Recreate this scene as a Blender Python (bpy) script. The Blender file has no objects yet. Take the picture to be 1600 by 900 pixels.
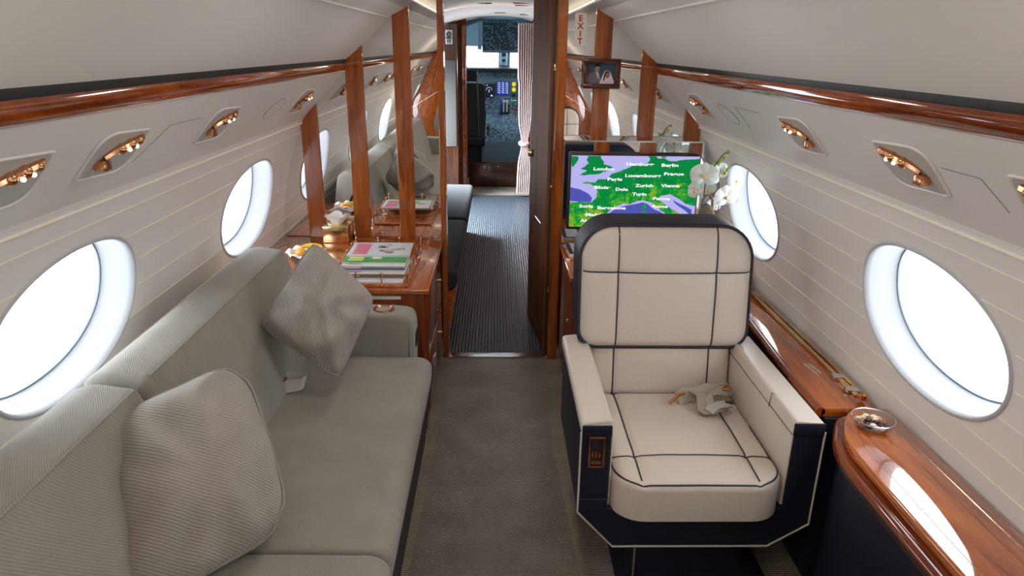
import bpy, bmesh, math, random
from mathutils import Vector, Matrix, noise, geometry
random.seed(7)
PI = math.pi
SC = bpy.context.scene
COL = SC.collection
# ------------------------------------------------------------------ camera
cam = bpy.data.cameras.new('camera'); cam.sensor_width = 36.0; cam.lens = 36.0*1080/1600
cam.clip_start = 0.02; cam.clip_end = 200
co = bpy.data.objects.new('camera', cam); COL.objects.link(co)
co.location = (0, 0, 1.65)
co.rotation_euler = (Matrix.Rotation(math.radians(-1.366), 3, 'Z') @ Matrix.Rotation(math.radians(90-19.29), 3, 'X') @ Matrix.Rotation(math.radians(.8), 3, 'Z')).to_euler()
SC.camera = co
# ------------------------------------------------------------------ world and light
WORLD = 6.5
w = bpy.data.worlds.new('overcast_sky'); SC.world = w; w.use_nodes = True
bg = w.node_tree.nodes['Background']; bg.inputs[0].default_value = (0.90, 0.955, 1.0, 1); bg.inputs[1].default_value = WORLD
SC.view_settings.view_transform = 'Standard'; SC.view_settings.look = 'None'
SC.view_settings.exposure = 0.12; SC.view_settings.gamma = 1.0; SC.view_settings.use_curve_mapping = False
try:
    SC.cycles.max_bounces = 14; SC.cycles.diffuse_bounces = 7; SC.cycles.glossy_bounces = 7
    SC.cycles.transparent_max_bounces = 16; SC.cycles.sample_clamp_indirect = 8
except Exception: pass
BAYS = (2.97, 1.65, 0.33, -0.99, -2.31)       # window centres along the cabin
def area(name, loc, rot, sx, sy, power, color=(1, 1, 1), portal=False):
    l = bpy.data.lights.new(name, 'AREA'); l.shape = 'RECTANGLE'; l.size = sx; l.size_y = sy; l.energy = power; l.color = color
    if portal: l.cycles.is_portal = True
    o = bpy.data.objects.new(name, l); COL.objects.link(o); o.location = loc; o.rotation_euler = rot
    return o
def aim(d): return Vector(d).to_track_quat('-Z', 'Y').to_euler()
for c in BAYS:
    for s in (-1, 1):
        area('daylight_portal', (0.022+s*1.22, c, 1.02), aim((-s, 0, -0.3)), 0.9, 0.75, 1, portal=True)
area('cockpit_portal', (0.0, 10.75, 1.45), aim((0, -1, 0)), 2.6, 0.6, 1, portal=True)
area('entry_daylight', (-1.22, 6.85, 1.25), aim((1, 0, -.85)), 1.0, 1.0, 170, (.82, .92, 1.0)).data.spread = 1.9
for s in (-1, 1): area('cockpit_portal', (.02+s*1.35, 9.8, 1.41), aim((-s, 0, 0)), 1.8, .42, 1, portal=True)  # portals for unseen side openings, added to brighten the cockpit
area('entry_portal', (-1.25, 6.9, 1.0), aim((1, 0, 0)), 1.1, 2.0, 1, portal=True)
# low-level cove lamps of the cabin (their visible strips are built with the ceiling)
def cove_lamp(y0, y1, s, power):
    return area('cove_lamp', (0.022+s*0.475, (y0+y1)/2, 1.872), aim((-s*0.6, 0, 1)), 0.04, y1-y0, power, (1.0, 0.86, 0.66))
for s in (-1, 1):
    o = cove_lamp(-3.2, 3.5, s, 9)
    o = cove_lamp(3.7, 7.9, s, 2)
# small area lamps pointing down along the aisle, no fixtures modelled
for yy in (-2.2, -0.9, 0.4, 1.7, 2.9):
    area('aisle_area_lamp', (0.022, yy, 1.94), (0, 0, 0), 0.16, 0.16, 3.2, (1.0, 0.93, 0.84))

# ------------------------------------------------------------------ materials
def mat(name, color=(.8, .8, .8), rough=.5, metal=0., spec=.5, coat=0., coat_rough=.05, emit=None, estr=1., sheen=0., trans=0., alpha=1., ior=1.45):
    m = bpy.data.materials.new(name); m.use_nodes = True
    b = m.node_tree.nodes['Principled BSDF']
    b.inputs['Base Color'].default_value = (*color, 1); b.inputs['Roughness'].default_value = rough
    b.inputs['Metallic'].default_value = metal; b.inputs['Specular IOR Level'].default_value = spec
    b.inputs['Coat Weight'].default_value = coat; b.inputs['Coat Roughness'].default_value = coat_rough
    b.inputs['Sheen Weight'].default_value = sheen
    b.inputs['Transmission Weight'].default_value = trans; b.inputs['Alpha'].default_value = alpha; b.inputs['IOR'].default_value = ior
    if emit: b.inputs['Emission Color'].default_value = (*emit, 1); b.inputs['Emission Strength'].default_value = estr
    return m
def N(m, t, **k):
    n = m.node_tree.nodes.new(t)
    for a, v in k.items():
        if hasattr(n, a): setattr(n, a, v)
    return n
def L(m, a, b): m.node_tree.links.new(a, b)
def coords(m, scale=(1, 1, 1), rot=(0, 0, 0), kind='Object'):
    tc = N(m, 'ShaderNodeTexCoord'); mp = N(m, 'ShaderNodeMapping')
    mp.inputs['Scale'].default_value = scale; mp.inputs['Rotation'].default_value = rot
    L(m, tc.outputs[kind], mp.inputs[0]); return mp.outputs[0]
def ramp(m, fac, stops):
    r = N(m, 'ShaderNodeValToRGB'); e = r.color_ramp.elements
    while len(e) < len(stops): e.new(0.5)
    for x, (p, c) in zip(e, stops): x.position = p; x.color = (*c, 1)
    L(m, fac, r.inputs[0]); return r.outputs[0]
def tex_noise(m, vec, scale, detail=3, rough=.5, dist=0.):
    n = N(m, 'ShaderNodeTexNoise'); n.inputs['Scale'].default_value = scale; n.inputs['Detail'].default_value = detail
    n.inputs['Roughness'].default_value = rough; n.inputs['Distortion'].default_value = dist; L(m, vec, n.inputs['Vector']); return n.outputs['Fac']
def wave(m, vec, scale, dist=0., axis='X', detail=2, dscale=1.):
    n = N(m, 'ShaderNodeTexWave'); n.bands_direction = axis; n.inputs['Scale'].default_value = scale
    n.inputs['Distortion'].default_value = dist; n.inputs['Detail'].default_value = detail; n.inputs['Detail Scale'].default_value = dscale
    L(m, vec, n.inputs['Vector']); return n.outputs['Fac']
def math_(m, op, a, b=None):
    n = N(m, 'ShaderNodeMath'); n.operation = op
    for i, v in enumerate((a, b)):
        if v is None: continue
        if isinstance(v, (int, float)): n.inputs[i].default_value = v
        else: L(m, v, n.inputs[i])
    return n.outputs[0]
def bump(m, h, strength=.3, dist=.002):
    b = m.node_tree.nodes['Principled BSDF']; n = N(m, 'ShaderNodeBump')
    n.inputs['Strength'].default_value = strength; n.inputs['Distance'].default_value = dist
    L(m, h, n.inputs['Height']); L(m, n.outputs[0], b.inputs['Normal']); return n
def base(m, c): L(m, c, m.node_tree.nodes['Principled BSDF'].inputs['Base Color'])

def wood(name, dark, mid, light, grain='Z', rough=.16, coat=.8, scale=1.):
    m = mat(name, mid, rough, spec=.5, coat=coat, coat_rough=.03)
    sc = {'Z': (14, 14, 1.3), 'Y': (14, 1.3, 14), 'X': (1.3, 14, 14)}[grain]
    v = coords(m, tuple(a*scale for a in sc))
    n1 = tex_noise(m, v, 1.6, 5, .6, .8)
    v2 = coords(m, tuple(a*scale*5 for a in sc)); n2 = tex_noise(m, v2, 2.2, 3, .6, .3)
    f = math_(m, 'ADD', math_(m, 'MULTIPLY', n1, .75), math_(m, 'MULTIPLY', n2, .25))
    base(m, ramp(m, f, [(.30, dark), (.47, mid), (.66, light)]))
    return m
M = {}
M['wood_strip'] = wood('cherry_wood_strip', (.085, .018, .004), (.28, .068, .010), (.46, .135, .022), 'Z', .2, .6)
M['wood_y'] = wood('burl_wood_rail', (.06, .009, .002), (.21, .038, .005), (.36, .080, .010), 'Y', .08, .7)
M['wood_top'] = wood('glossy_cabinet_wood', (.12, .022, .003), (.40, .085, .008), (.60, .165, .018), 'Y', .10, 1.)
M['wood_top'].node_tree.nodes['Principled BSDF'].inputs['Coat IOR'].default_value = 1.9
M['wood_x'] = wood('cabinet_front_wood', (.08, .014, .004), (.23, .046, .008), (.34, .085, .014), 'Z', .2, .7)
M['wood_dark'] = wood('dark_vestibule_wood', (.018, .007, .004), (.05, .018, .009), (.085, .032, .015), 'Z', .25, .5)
M['wood_door'] = wood('brown_door_wood', (.09, .034, .013), (.19, .075, .028), (.27, .115, .042), 'Z', .55, .0)
M['wood_door'].node_tree.nodes['Principled BSDF'].inputs['Specular IOR Level'].default_value = .06
M['frame_wood'] = wood('dark_red_frame_wood', (.03, .007, .004), (.07, .015, .008), (.11, .026, .012), 'X', .2, .6)
M['mirror'] = mat('mirror_glass', (.86, .86, .85), .008, 1.0)
m = M['wall'] = mat('wall_vinyl', (.82, .795, .77), .38, spec=.45)
# stitched horizontal channels every 9 cm, by height
v = coords(m); sep = N(m, 'ShaderNodeSeparateXYZ'); L(m, v, sep.inputs[0])
fr = math_(m, 'FRACT', math_(m, 'DIVIDE', math_(m, 'SUBTRACT', sep.outputs[2], .03), .0975))
d = math_(m, 'ABSOLUTE', math_(m, 'SUBTRACT', fr, .5))
g = math_(m, 'MAXIMUM', math_(m, 'SUBTRACT', 1., math_(m, 'MULTIPLY', math_(m, 'SUBTRACT', .5, d), 22.)), 0.)
fine = tex_noise(m, v, 260, 2)
bump(m, fine, .10, .001)
m = M['ceiling'] = mat('ceiling_fabric', (.77, .745, .72), .75, spec=.25)
v = coords(m); bump(m, tex_noise(m, v, 420, 2), .12, .001)
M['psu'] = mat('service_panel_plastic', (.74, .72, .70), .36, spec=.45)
M['panel_line'] = mat('panel_gap', (.30, .28, .27), .6)
M['white'] = mat('white_window_plastic', (.50, .52, .55), .35)
M['seal'] = mat('grey_rubber_seal', (.16, .21, .27), .5)
M['dark'] = mat('black_gap', (.018, .019, .017), .5)
M['gold'] = mat('polished_gold', (.86, .62, .34), .16, 1.0)
M['copper'] = mat('copper', (.70, .34, .17), .2, 1.0)
M['chrome'] = mat('brushed_metal', (.75, .76, .78), .22, 1.0)
M['trim_light'] = mat('cream_edge_trim', (.84, .80, .70), .35)
def fabric(name, c1, c2, freq=150., rot=(0, 0, 0), strength=.5, sheen=.25, kind='Object'):
    m = mat(name, c1, .9, spec=.15, sheen=sheen)
    v = coords(m, (1, 1, 1), rot, kind)
    a = wave(m, v, freq, .3, 'X' if kind == 'UV' else 'DIAGONAL'); b = tex_noise(m, coords(m, (1, 1, 1), (0, 0, 0), kind), freq*4, 2)
    h = math_(m, 'ADD', math_(m, 'MULTIPLY', a, .65), math_(m, 'MULTIPLY', b, .35))
    big = tex_noise(m, v, 9, 3)
    f = math_(m, 'ADD', math_(m, 'MULTIPLY', h, .55), math_(m, 'MULTIPLY', big, .45))
    base(m, ramp(m, f, [(.2, c1), (.8, c2)]))
    bump(m, h, strength, .0025); return m
M['sofa'] = fabric('sofa_chenille', (.225, .21, .18), (.36, .345, .305), 110., (0, 0, .3), .35)
M['pillow_g'] = fabric('pillow_chenille', (.27, .245, .215), (.44, .41, .37), 42., (0, 0, .9), .6, .25, 'UV')
M['leather'] = None
def leather(name, c, rough=.42, bs=.25, spec=.4):
    m = mat(name, c, rough, spec=spec); v = coords(m)
    a = tex_noise(m, v, 240, 2); b = tex_noise(m, coords(m, (1, 1, 1)), 7, 3, .5, 1.2)
    bump(m, math_(m, 'ADD', math_(m, 'MULTIPLY', a, .12), math_(m, 'MULTIPLY', b, 1.)), bs, .012); return m
M['cream'] = leather('cream_leather', (.62, .54, .465), .40, .4)
M['cream_arm'] = leather('cream_arm_leather', (.64, .57, .50), .36, .08)
M['navy'] = leather('navy_leather', (.011, .014, .026), .46, .06, .28)
M['piping'] = mat('navy_piping', (.025, .025, .04), .5)
M['cream_piping'] = mat('cream_piping', (.62, .56, .48), .5)
m = M['carpet'] = mat('ribbed_carpet', (.2, .18, .15), .95, spec=.1)
v = coords(m); n1 = tex_noise(m, v, 6, 4); n2 = tex_noise(m, v, 160, 2)
wv = wave(m, v, 32., 1.2, 'Y', 2, 3.)
f = math_(m, 'ADD', math_(m, 'MULTIPLY', wv, .35), math_(m, 'ADD', math_(m, 'MULTIPLY', n1, .35), math_(m, 'MULTIPLY', n2, .3)))
base(m, ramp(m, f, [(.30, (.12, .098, .072)), (.70, (.40, .345, .285))])); bump(m, math_(m, 'ADD', wv, n2), .7, .004)
m = M['runner'] = bpy.data.materials.new('clear_plastic_runner'); m.use_nodes = True
nt = m.node_tree; nt.nodes.remove(nt.nodes['Principled BSDF']); out = nt.nodes['Material Output']
tr = N(m, 'ShaderNodeBsdfTransparent'); tr.inputs[0].default_value = (.97, .97, .98, 1)
gl = N(m, 'ShaderNodeBsdfGlossy'); gl.inputs['Roughness'].default_value = .24; gl.inputs[0].default_value = (1, 1, 1, 1)
lw = N(m, 'ShaderNodeLayerWeight'); lw.inputs[0].default_value = .5
mx = N(m, 'ShaderNodeMixShader'); v = coords(m)
bb = N(m, 'ShaderNodeBump'); bb.inputs['Strength'].default_value = .75; bb.inputs['Distance'].default_value = .006
hh = math_(m, 'ADD', wave(m, v, 32., 1.2, 'Y', 2, 3.), math_(m, 'MULTIPLY', tex_noise(m, v, 34, 4, .7, 1.), 2.2)); L(m, hh, bb.inputs['Height'])
L(m, bb.outputs[0], gl.inputs['Normal']); L(m, bb.outputs[0], lw.inputs['Normal'])
L(m, math_(m, 'ADD', math_(m, 'MULTIPLY', math_(m, 'POWER', lw.outputs['Facing'], 4.), .8), .035), mx.inputs[0]); L(m, tr.outputs[0], mx.inputs[1]); L(m, gl.outputs[0], mx.inputs[2]); L(m, mx.outputs[0], out.inputs[0])
m = M['rubber'] = mat('studded_rubber_mat', (.038, .048, .060), .24, spec=.9)
v = coords(m, (1, 1, 1), (0, 0, 0))
ck = math_(m, 'MULTIPLY', wave(m, v, 17., 0, 'X', 0), wave(m, v, 17., 0, 'Y', 0)); bump(m, math_(m, 'ADD', ck, math_(m, 'MULTIPLY', tex_noise(m, v, 3, 2), 1.4)), .6, .012)
def pane_mat(name, tint, refl=1.5):
    m = bpy.data.materials.new(name); m.use_nodes = True; nt = m.node_tree
    nt.nodes.remove(nt.nodes['Principled BSDF']); out = nt.nodes['Material Output']
    tr = N(m, 'ShaderNodeBsdfTransparent'); tr.inputs[0].default_value = (*tint, 1)
    gl = N(m, 'ShaderNodeBsdfGlossy'); gl.inputs['Roughness'].default_value = .02
    lw = N(m, 'ShaderNodeLayerWeight'); lw.inputs[0].default_value = .5; mx = N(m, 'ShaderNodeMixShader')
    L(m, math_(m, 'ADD', math_(m, 'MULTIPLY', math_(m, 'POWER', lw.outputs['Facing'], 5.), .8), .04), mx.inputs[0]); L(m, tr.outputs[0], mx.inputs[1]); L(m, gl.outputs[0], mx.inputs[2]); L(m, mx.outputs[0], out.inputs[0])
    return m
M['pane'] = pane_mat('window_glass', (.96, .98, 1.))
M['clear'] = pane_mat('clear_glass', (.93, .95, .96), 1.45)
M['bench'] = fabric('dark_bench_cloth', (.022, .024, .028), (.045, .048, .055), 60., (0, 0, 0), .6, .1)
M['grey_panel'] = mat('grey_wall_cloth', (.07, .068, .063), .7)
M['curtain'] = mat('pink_beige_curtain', (.62, .48, .45), .85, sheen=.2)
M['cockpit'] = mat('cockpit_blue_grey', (.16, .27, .34), .5)
M['cockpit_l'] = mat('cockpit_light_blue', (.42, .60, .70), .5)
M['cockpit_d'] = mat('cockpit_dark', (.025, .035, .045), .5)
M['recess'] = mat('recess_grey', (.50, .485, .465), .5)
M['red'] = mat('red_print', (.55, .02, .04), .5)
M['sign_white'] = mat('white_sign', (.82, .82, .80), .4)
M['label_grey'] = mat('grey_placard', (.42, .42, .40), .5)
def emis(name, c, s=1.): return mat(name, (0, 0, 0), .5, spec=0, emit=c, estr=s)
M['cove'] = emis('cove_glow', (1.0, .88, .62), 2.6)
M['lamp_on'] = emis('reading_lamp_glow', (1.0, .78, .55), 2.2)
M['petal'] = mat('orchid_petal', (.86, .87, .84), .5, sheen=.2); M['petal'].node_tree.nodes['Principled BSDF'].inputs['Subsurface Weight'].default_value = .25
M['lip'] = mat('orchid_lip', (.75, .55, .25), .5)
M['green'] = mat('bud_green', (.30, .42, .08), .5)
M['stem'] = mat('dark_stem', (.07, .09, .03), .6)
M['woven'] = fabric('woven_brown_cloth', (.14, .115, .085), (.30, .26, .20), 60., (0, 0, 0), .9, 0)
M['belt'] = mat('webbing_belt', (.36, .32, .26), .7)
M['belt_l'] = mat('light_webbing', (.50, .48, .44), .6)
M['tissue'] = mat('white_tissue', (.88, .87, .85), .8)

# ------------------------------------------------------------------ builders
class B:
    def __init__(s): s.v = []; s.f = []
    def add(s, vs, fs):
        o = len(s.v); s.v += [tuple(x) for x in vs]; s.f += [tuple(i+o for i in f) for f in fs]; return s
    def bm(s, bm):
        bm.verts.ensure_lookup_table(); bm.verts.index_update()
        s.add([x.co[:] for x in bm.verts], [[x.index for x in f.verts] for f in bm.faces]); bm.free(); return s
    def box(s, x0, x1, y0, y1, z0, z1, bev=0., seg=2):
        bm = bmesh.new(); bmesh.ops.create_cube(bm, size=1)
        for v in bm.verts: v.co = Vector(((x0+x1)/2+v.co.x*(x1-x0), (y0+y1)/2+v.co.y*(y1-y0), (z0+z1)/2+v.co.z*(z1-z0)))
        if bev > 0: bmesh.ops.bevel(bm, geom=bm.edges[:], offset=bev, segments=seg, profile=.5, affect='EDGES')
        return s.bm(bm)
    def prism(s, pts, axis, a0, a1, bev=0., seg=2):
        def P(p, a): return {'y': (p[0], a, p[1]), 'z': (p[0], p[1], a), 'x': (a, p[0], p[1])}[axis]
        bm = bmesh.new(); A = [bm.verts.new(P(p, a0)) for p in pts]; C = [bm.verts.new(P(p, a1)) for p in pts]; n = len(pts)
        f0 = bm.faces.new(A); f1 = bm.faces.new(C[::-1])
        for i in range(n): bm.faces.new((A[i], C[i], C[(i+1) % n], A[(i+1) % n]))
        bmesh.ops.recalc_face_normals(bm, faces=bm.faces[:])
        if bev > 0:
            es = list(set(f0.edges[:]+f1.edges[:])); bmesh.ops.bevel(bm, geom=es, offset=bev, segments=seg, profile=.5, affect='EDGES')
        return s.bm(bm)
    def tube(s, pts, r, n=8, closed=False, flat=1.):
        pts = [Vector(p) for p in pts]; k = len(pts); rings = []; up = None; vs = []
        for i, p in enumerate(pts):
            t = (pts[(i+1) % k]-pts[i-1]) if (closed or 0 < i < k-1) else (pts[1]-pts[0] if i == 0 else pts[-1]-pts[-2])
            t.normalize()
            if up is None: up = Vector((0, 0, 1)) if abs(t.z) < .9 else Vector((1, 0, 0))
            u = up-t*up.dot(t)
            if u.length < 1e-5: u = t.orthogonal()
            u.normalize(); up = u; b = t.cross(u); rr = r(i/(k-1)) if callable(r) else r
            vs += [p+u*math.cos(a)*rr*flat+b*math.sin(a)*rr for a in (2*PI*j/n for j in range(n))]
        fs = []
        for i in range(k if closed else k-1):
            for j in range(n): a = i*n; c = ((i+1) % k)*n; fs.append((a+j, a+(j+1) % n, c+(j+1) % n, c+j))
        if not closed: fs += [tuple(range(n))[::-1], tuple(range((k-1)*n, k*n))]
        return s.add(vs, fs)
    def lathe(s, prof, c=(0, 0, 0), n=24, axis='z', sx=1., sy=1.):
        vs = []; fs = []; k = len(prof)
        for (r, h) in prof:
            for j in range(n):
                a = 2*PI*j/n; x, y = r*math.cos(a)*sx, r*math.sin(a)*sy
                p = {'z': (x, y, h), 'y': (x, h, y), 'x': (h, x, y)}[axis]; vs.append((c[0]+p[0], c[1]+p[1], c[2]+p[2]))
        for i in range(k-1):
            for j in range(n): fs.append((i*n+j, i*n+(j+1) % n, (i+1)*n+(j+1) % n, (i+1)*n+j))
        if prof[0][0] > 1e-6: fs.append(tuple(range(n))[::-1])
        if prof[-1][0] > 1e-6: fs.append(tuple(range((k-1)*n, k*n)))
        return s.add(vs, fs)
    def ball(s, c, rx, ry=None, rz=None, n=10):
        ry = ry or rx; rz = rz or rx
        prof = [(math.sin(PI*i/n), -math.cos(PI*i/n)) for i in range(n+1)]; k0 = len(s.v); s.lathe(prof, (0, 0, 0), 2*n)
        for i in range(k0, len(s.v)): x = s.v[i]; s.v[i] = (c[0]+x[0]*rx, c[1]+x[1]*ry, c[2]+x[2]*rz)
        return s
    def grid(s, fn, nu, nv, closed_u=False):
        vs = [fn(i/nu, j/nv) for j in range(nv+1) for i in range(nu+1)]
        fs = [(j*(nu+1)+i, j*(nu+1)+i+1, (j+1)*(nu+1)+i+1, (j+1)*(nu+1)+i) for j in range(nv) for i in range(nu)]
        return s.add(vs, fs)
    def xf(s, fn, i0=0):
        for i in range(i0, len(s.v)): s.v[i] = tuple(fn(*s.v[i]))
        return s
    def build(s, name, m, parent=None, smooth=True, ang=38, fixn=True):
        me = bpy.data.meshes.new(name); me.from_pydata(s.v, [], s.f)
        if fixn:
            bm = bmesh.new(); bm.from_mesh(me); bmesh.ops.remove_doubles(bm, verts=bm.verts[:], dist=1e-6)
            bmesh.ops.recalc_face_normals(bm, faces=bm.faces[:]); bm.to_mesh(me); bm.free()
        me.materials.append(m if not isinstance(m, str) else M[m])
        if smooth:
            me.polygons.foreach_set('use_smooth', [True]*len(me.polygons)); me.set_sharp_from_angle(angle=math.radians(ang))
        me.update(); o = bpy.data.objects.new(name, me); COL.objects.link(o)
        if parent:
            o.parent = parent
            if not parent.get('_local'): o.matrix_parent_inverse = Matrix.Translation(-world_of(parent))
        return o
def world_of(o):
    p = Vector(o.location); q = o.parent
    while q: p = p+q.location; q = q.parent
    return p if o.type == 'EMPTY' else (p if not o.parent else p*0+world_of_root(o))
def world_of_root(o):
    while o.parent: o = o.parent
    return Vector(o.location)
def thing(name, label, cat, loc=(0, 0, 0), group=None, rz=0.):
    o = bpy.data.objects.new(name, None); COL.objects.link(o); o.location = loc; o.empty_display_size = .05
    o['label'] = label; o['category'] = cat
    if group: o['group'] = group
    return o
def tag(o, label, cat, group=None):
    o['label'] = label; o['category'] = cat
    if group: o['group'] = group
    return o
def struct(o): o['kind'] = 'structure'; return o
# every part is written in world coordinates; a part of a thing is shifted into the thing's frame
def part(b, name, m, parent, **k):
    r = world_of_root(parent) if parent.parent else Vector(parent.location)
    b.xf(lambda x, y, z: (x-r.x, y-r.y, z-r.z)); parent['_local'] = 1
    o = b.build(name, m, parent, **k); o['_local'] = 1; return o
def rpoly(pts, rad, seg=6):
    out = []; n = len(pts)
    for i, p in enumerate(pts):
        r = rad[i] if isinstance(rad, (list, tuple)) else rad
        p = Vector(p); a = Vector(pts[i-1]); c = Vector(pts[(i+1) % n]); da = (a-p); dc = (c-p)
        if r <= 0: out.append(tuple(p)); continue
        r = min(r, da.length*.49, dc.length*.49); A = p+da.normalized()*r; Cc = p+dc.normalized()*r
        for k in range(seg+1):
            t = k/seg; out.append(tuple(A*(1-t)**2+p*2*t*(1-t)+Cc*t*t))
    return out
def pad(b, a, h, rt, rb, T, re, bulge, mp, creases=(), n=30, cd=.006, nz=0., hole=None):
    """rounded-rectangle cushion: half width a, half height h; returns its surface function"""
    def W(u, v):
        r = rt if v > 0 else rb
        qx, qy = abs(u)-(a-r), abs(v)-(h-r)
        d = -(math.hypot(max(qx, 0), max(qy, 0))+min(max(qx, qy), 0)-r); d = max(d, 0)
        t = min(d/re, 1.); w_ = T-re+re*math.sqrt(max(0, 1-(1-t)**2))
        w_ += bulge*(1-min(1, (u/a)**2))*(1-min(1, (v/h)**2))
        for ax, val in creases:
            q = (u-val) if ax == 'u' else (v-val); w_ -= cd*math.exp(-(q/.011)**2)*min(1, d/.01)
        if nz: w_ += nz*noise.noise(Vector((u*9, v*9, T*40)))*min(1, d/.05)
        return w_
    def hw(v):
        r = rt if v > 0 else rb; q = abs(v)-(h-r)
        return a if q <= 0 else a-r+math.sqrt(max(0, r*r-q*q))
    def samp(L_, ax):
        s = [-math.cos(PI*i/n)*L_ for i in range(n+1)]
        for x, val in creases:
            if x == ax: s += [val+d for d in (-.02, -.01, -.005, 0, .005, .01, .02)]
        s = sorted(s); o = [s[0]]
        for q in s[1:]:
            if q-o[-1] > .0012: o.append(q)
        return o
    us = [q/a for q in samp(a, 'u')]; vs_ = samp(h, 'v'); nu = len(us); nv = len(vs_); V = []; F = []
    for v in vs_:
        for u in us: V.append(mp(u*hw(v), v, W(u*hw(v), v)))
    for j in range(nv-1):
        for i in range(nu-1): F.append((j*nu+i, j*nu+i+1, (j+1)*nu+i+1, (j+1)*nu+i))
    per = [(0, i) for i in range(nu)]+[(j, nu-1) for j in range(1, nv)]+[(nv-1, i) for i in range(nu-2, -1, -1)]+[(j, 0) for j in range(nv-2, 0, -1)]
    k = len(V)
    for (j, i) in per: V.append(mp(us[i]*hw(vs_[j]), vs_[j], 0))
    m_ = len(per)
    for q in range(m_):
        a0 = per[q][0]*nu+per[q][1]; q2 = (q+1) % m_; a1 = per[q2][0]*nu+per[q2][1]; F.append((a0, k+q, k+q2, a1))
    F.append(tuple(range(k, k+m_))); b.add(V, F); return W
def pillow(b, c, eu, ev, T, seed=0., wr=.012, n=40, pinch=.05, rnd_=.10):
    """scatter cushion: centre c, half-edge vectors eu ev (its corners are c +- eu +- ev)"""
    c, eu, ev = Vector(c), Vector(eu), Vector(ev); nn = eu.cross(ev).normalized()
    for sgn in (1, -1):
        def fn(i, j):
            u, v = -math.cos(PI*i), -math.cos(PI*j)
            u2 = u*(1-pinch*(1-v*v))*(1-rnd_*v**4*abs(u)**2); v2 = v*(1-pinch*(1-u*u))*(1-rnd_*u**4*abs(v)**2)
            k = (1-abs(u)**2.6)**.55*(1-abs(v)**2.6)**.55 if abs(u) < 1 and abs(v) < 1 else 0
            rr = math.hypot(u, v); an = math.atan2(v, u)
            wv = noise.noise(Vector((math.cos(an)*2.4+seed, math.sin(an)*2.4, rr*.8+sgn)))*2-.2
            wv2 = noise.noise(Vector((u*2.2+seed, v*2.2+3, sgn*2.+seed)))
            d = T*k+(wr*wv*min(1, rr*1.1)+wr*1.2*wv2)*min(1, k*2.2)
            return c+eu*u2+ev*v2+nn*sgn*d
        b.grid(fn, n, n)
    return b
def text_mesh(b, s, size, org, ux, uy, spacing=1., align='LEFT', depth=0.0008, bold=0.):
    cu = bpy.data.curves.new('t', 'FONT'); cu.body = s; cu.size = size; cu.space_character = spacing; cu.align_x = align
    cu.extrude = depth; cu.offset = bold; cu.resolution_u = 2
    o = bpy.data.objects.new('t', cu); COL.objects.link(o); dg = bpy.context.evaluated_depsgraph_get()
    me = bpy.data.meshes.new_from_object(o.evaluated_get(dg)); ux = Vector(ux); uy = Vector(uy); un = ux.cross(uy); org = Vector(org)
    b.add([org+ux*v.co.x+uy*v.co.y+un*v.co.z for v in me.vertices], [p.vertices[:] for p in me.polygons])
    bpy.data.objects.remove(o); bpy.data.curves.remove(cu); bpy.data.meshes.remove(me); return b
def copy_tree(o, loc=None, rz=None, label=None, parent=None):
    c = o.copy(); COL.objects.link(c); c.parent = parent
    if loc is not None: c.location = loc
    if rz is not None: c.rotation_euler = (0, 0, rz)
    if label: c['label'] = label
    for ch in [q for q in bpy.data.objects if q.parent == o]: copy_tree(ch, parent=c)
    return c
CX = .022
Y0, Y1 = -3.0, 3.56                     # main cabin
# ------------------------------------------------------------------ the setting
WP = [(.982, 1.305), (.994, 1.280), (1.025, 1.21), (1.062, 1.115), (1.085, 1.04), (1.104, .955), (1.130, .80), (1.145, .67), (1.15, .5), (1.15, .25), (1.13, 0.)]
def catmull(P, sub=8):
    out = []
    for i in range(len(P)-1):
        p0, p1, p2, p3 = (Vector(P[max(0, i-1)]), Vector(P[i]), Vector(P[i+1]), Vector(P[min(len(P)-1, i+2)]))
        for k in range(sub):
            t = k/sub; out.append(.5*((2*p1)+(p2-p0)*t+(2*p0-5*p1+4*p2-p3)*t*t+(3*p1-p0-3*p2+p3)*t**3))
    out.append(Vector(P[-1])); return out
WC = catmull(WP); WS = [0.]
for a, c in zip(WC, WC[1:]): WS.append(WS[-1]+(c-a).length)
def wpt(s, side, y, off=0.):
    s = max(0, min(WS[-1], s)); i = 0
    while i < len(WS)-2 and WS[i+1] < s: i += 1
    t = (s-WS[i])/(WS[i+1]-WS[i]); p = WC[i].lerp(WC[i+1], t); d = (WC[i+1]-WC[i]).normalized(); nrm = Vector((-d.y, d.x))  # outward
    if nrm.x < 0: nrm = -nrm
    p = p+nrm*off; return (CX+side*p.x, y, p.y)
def s_of_z(z):
    for i in range(len(WC)-1):
        if WC[i].y >= z >= WC[i+1].y: return WS[i]+(WC[i].y-z)/(WC[i].y-WC[i+1].y)*(WS[i+1]-WS[i])
SW = s_of_z(.978); HA, HB = .318, .205
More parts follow.
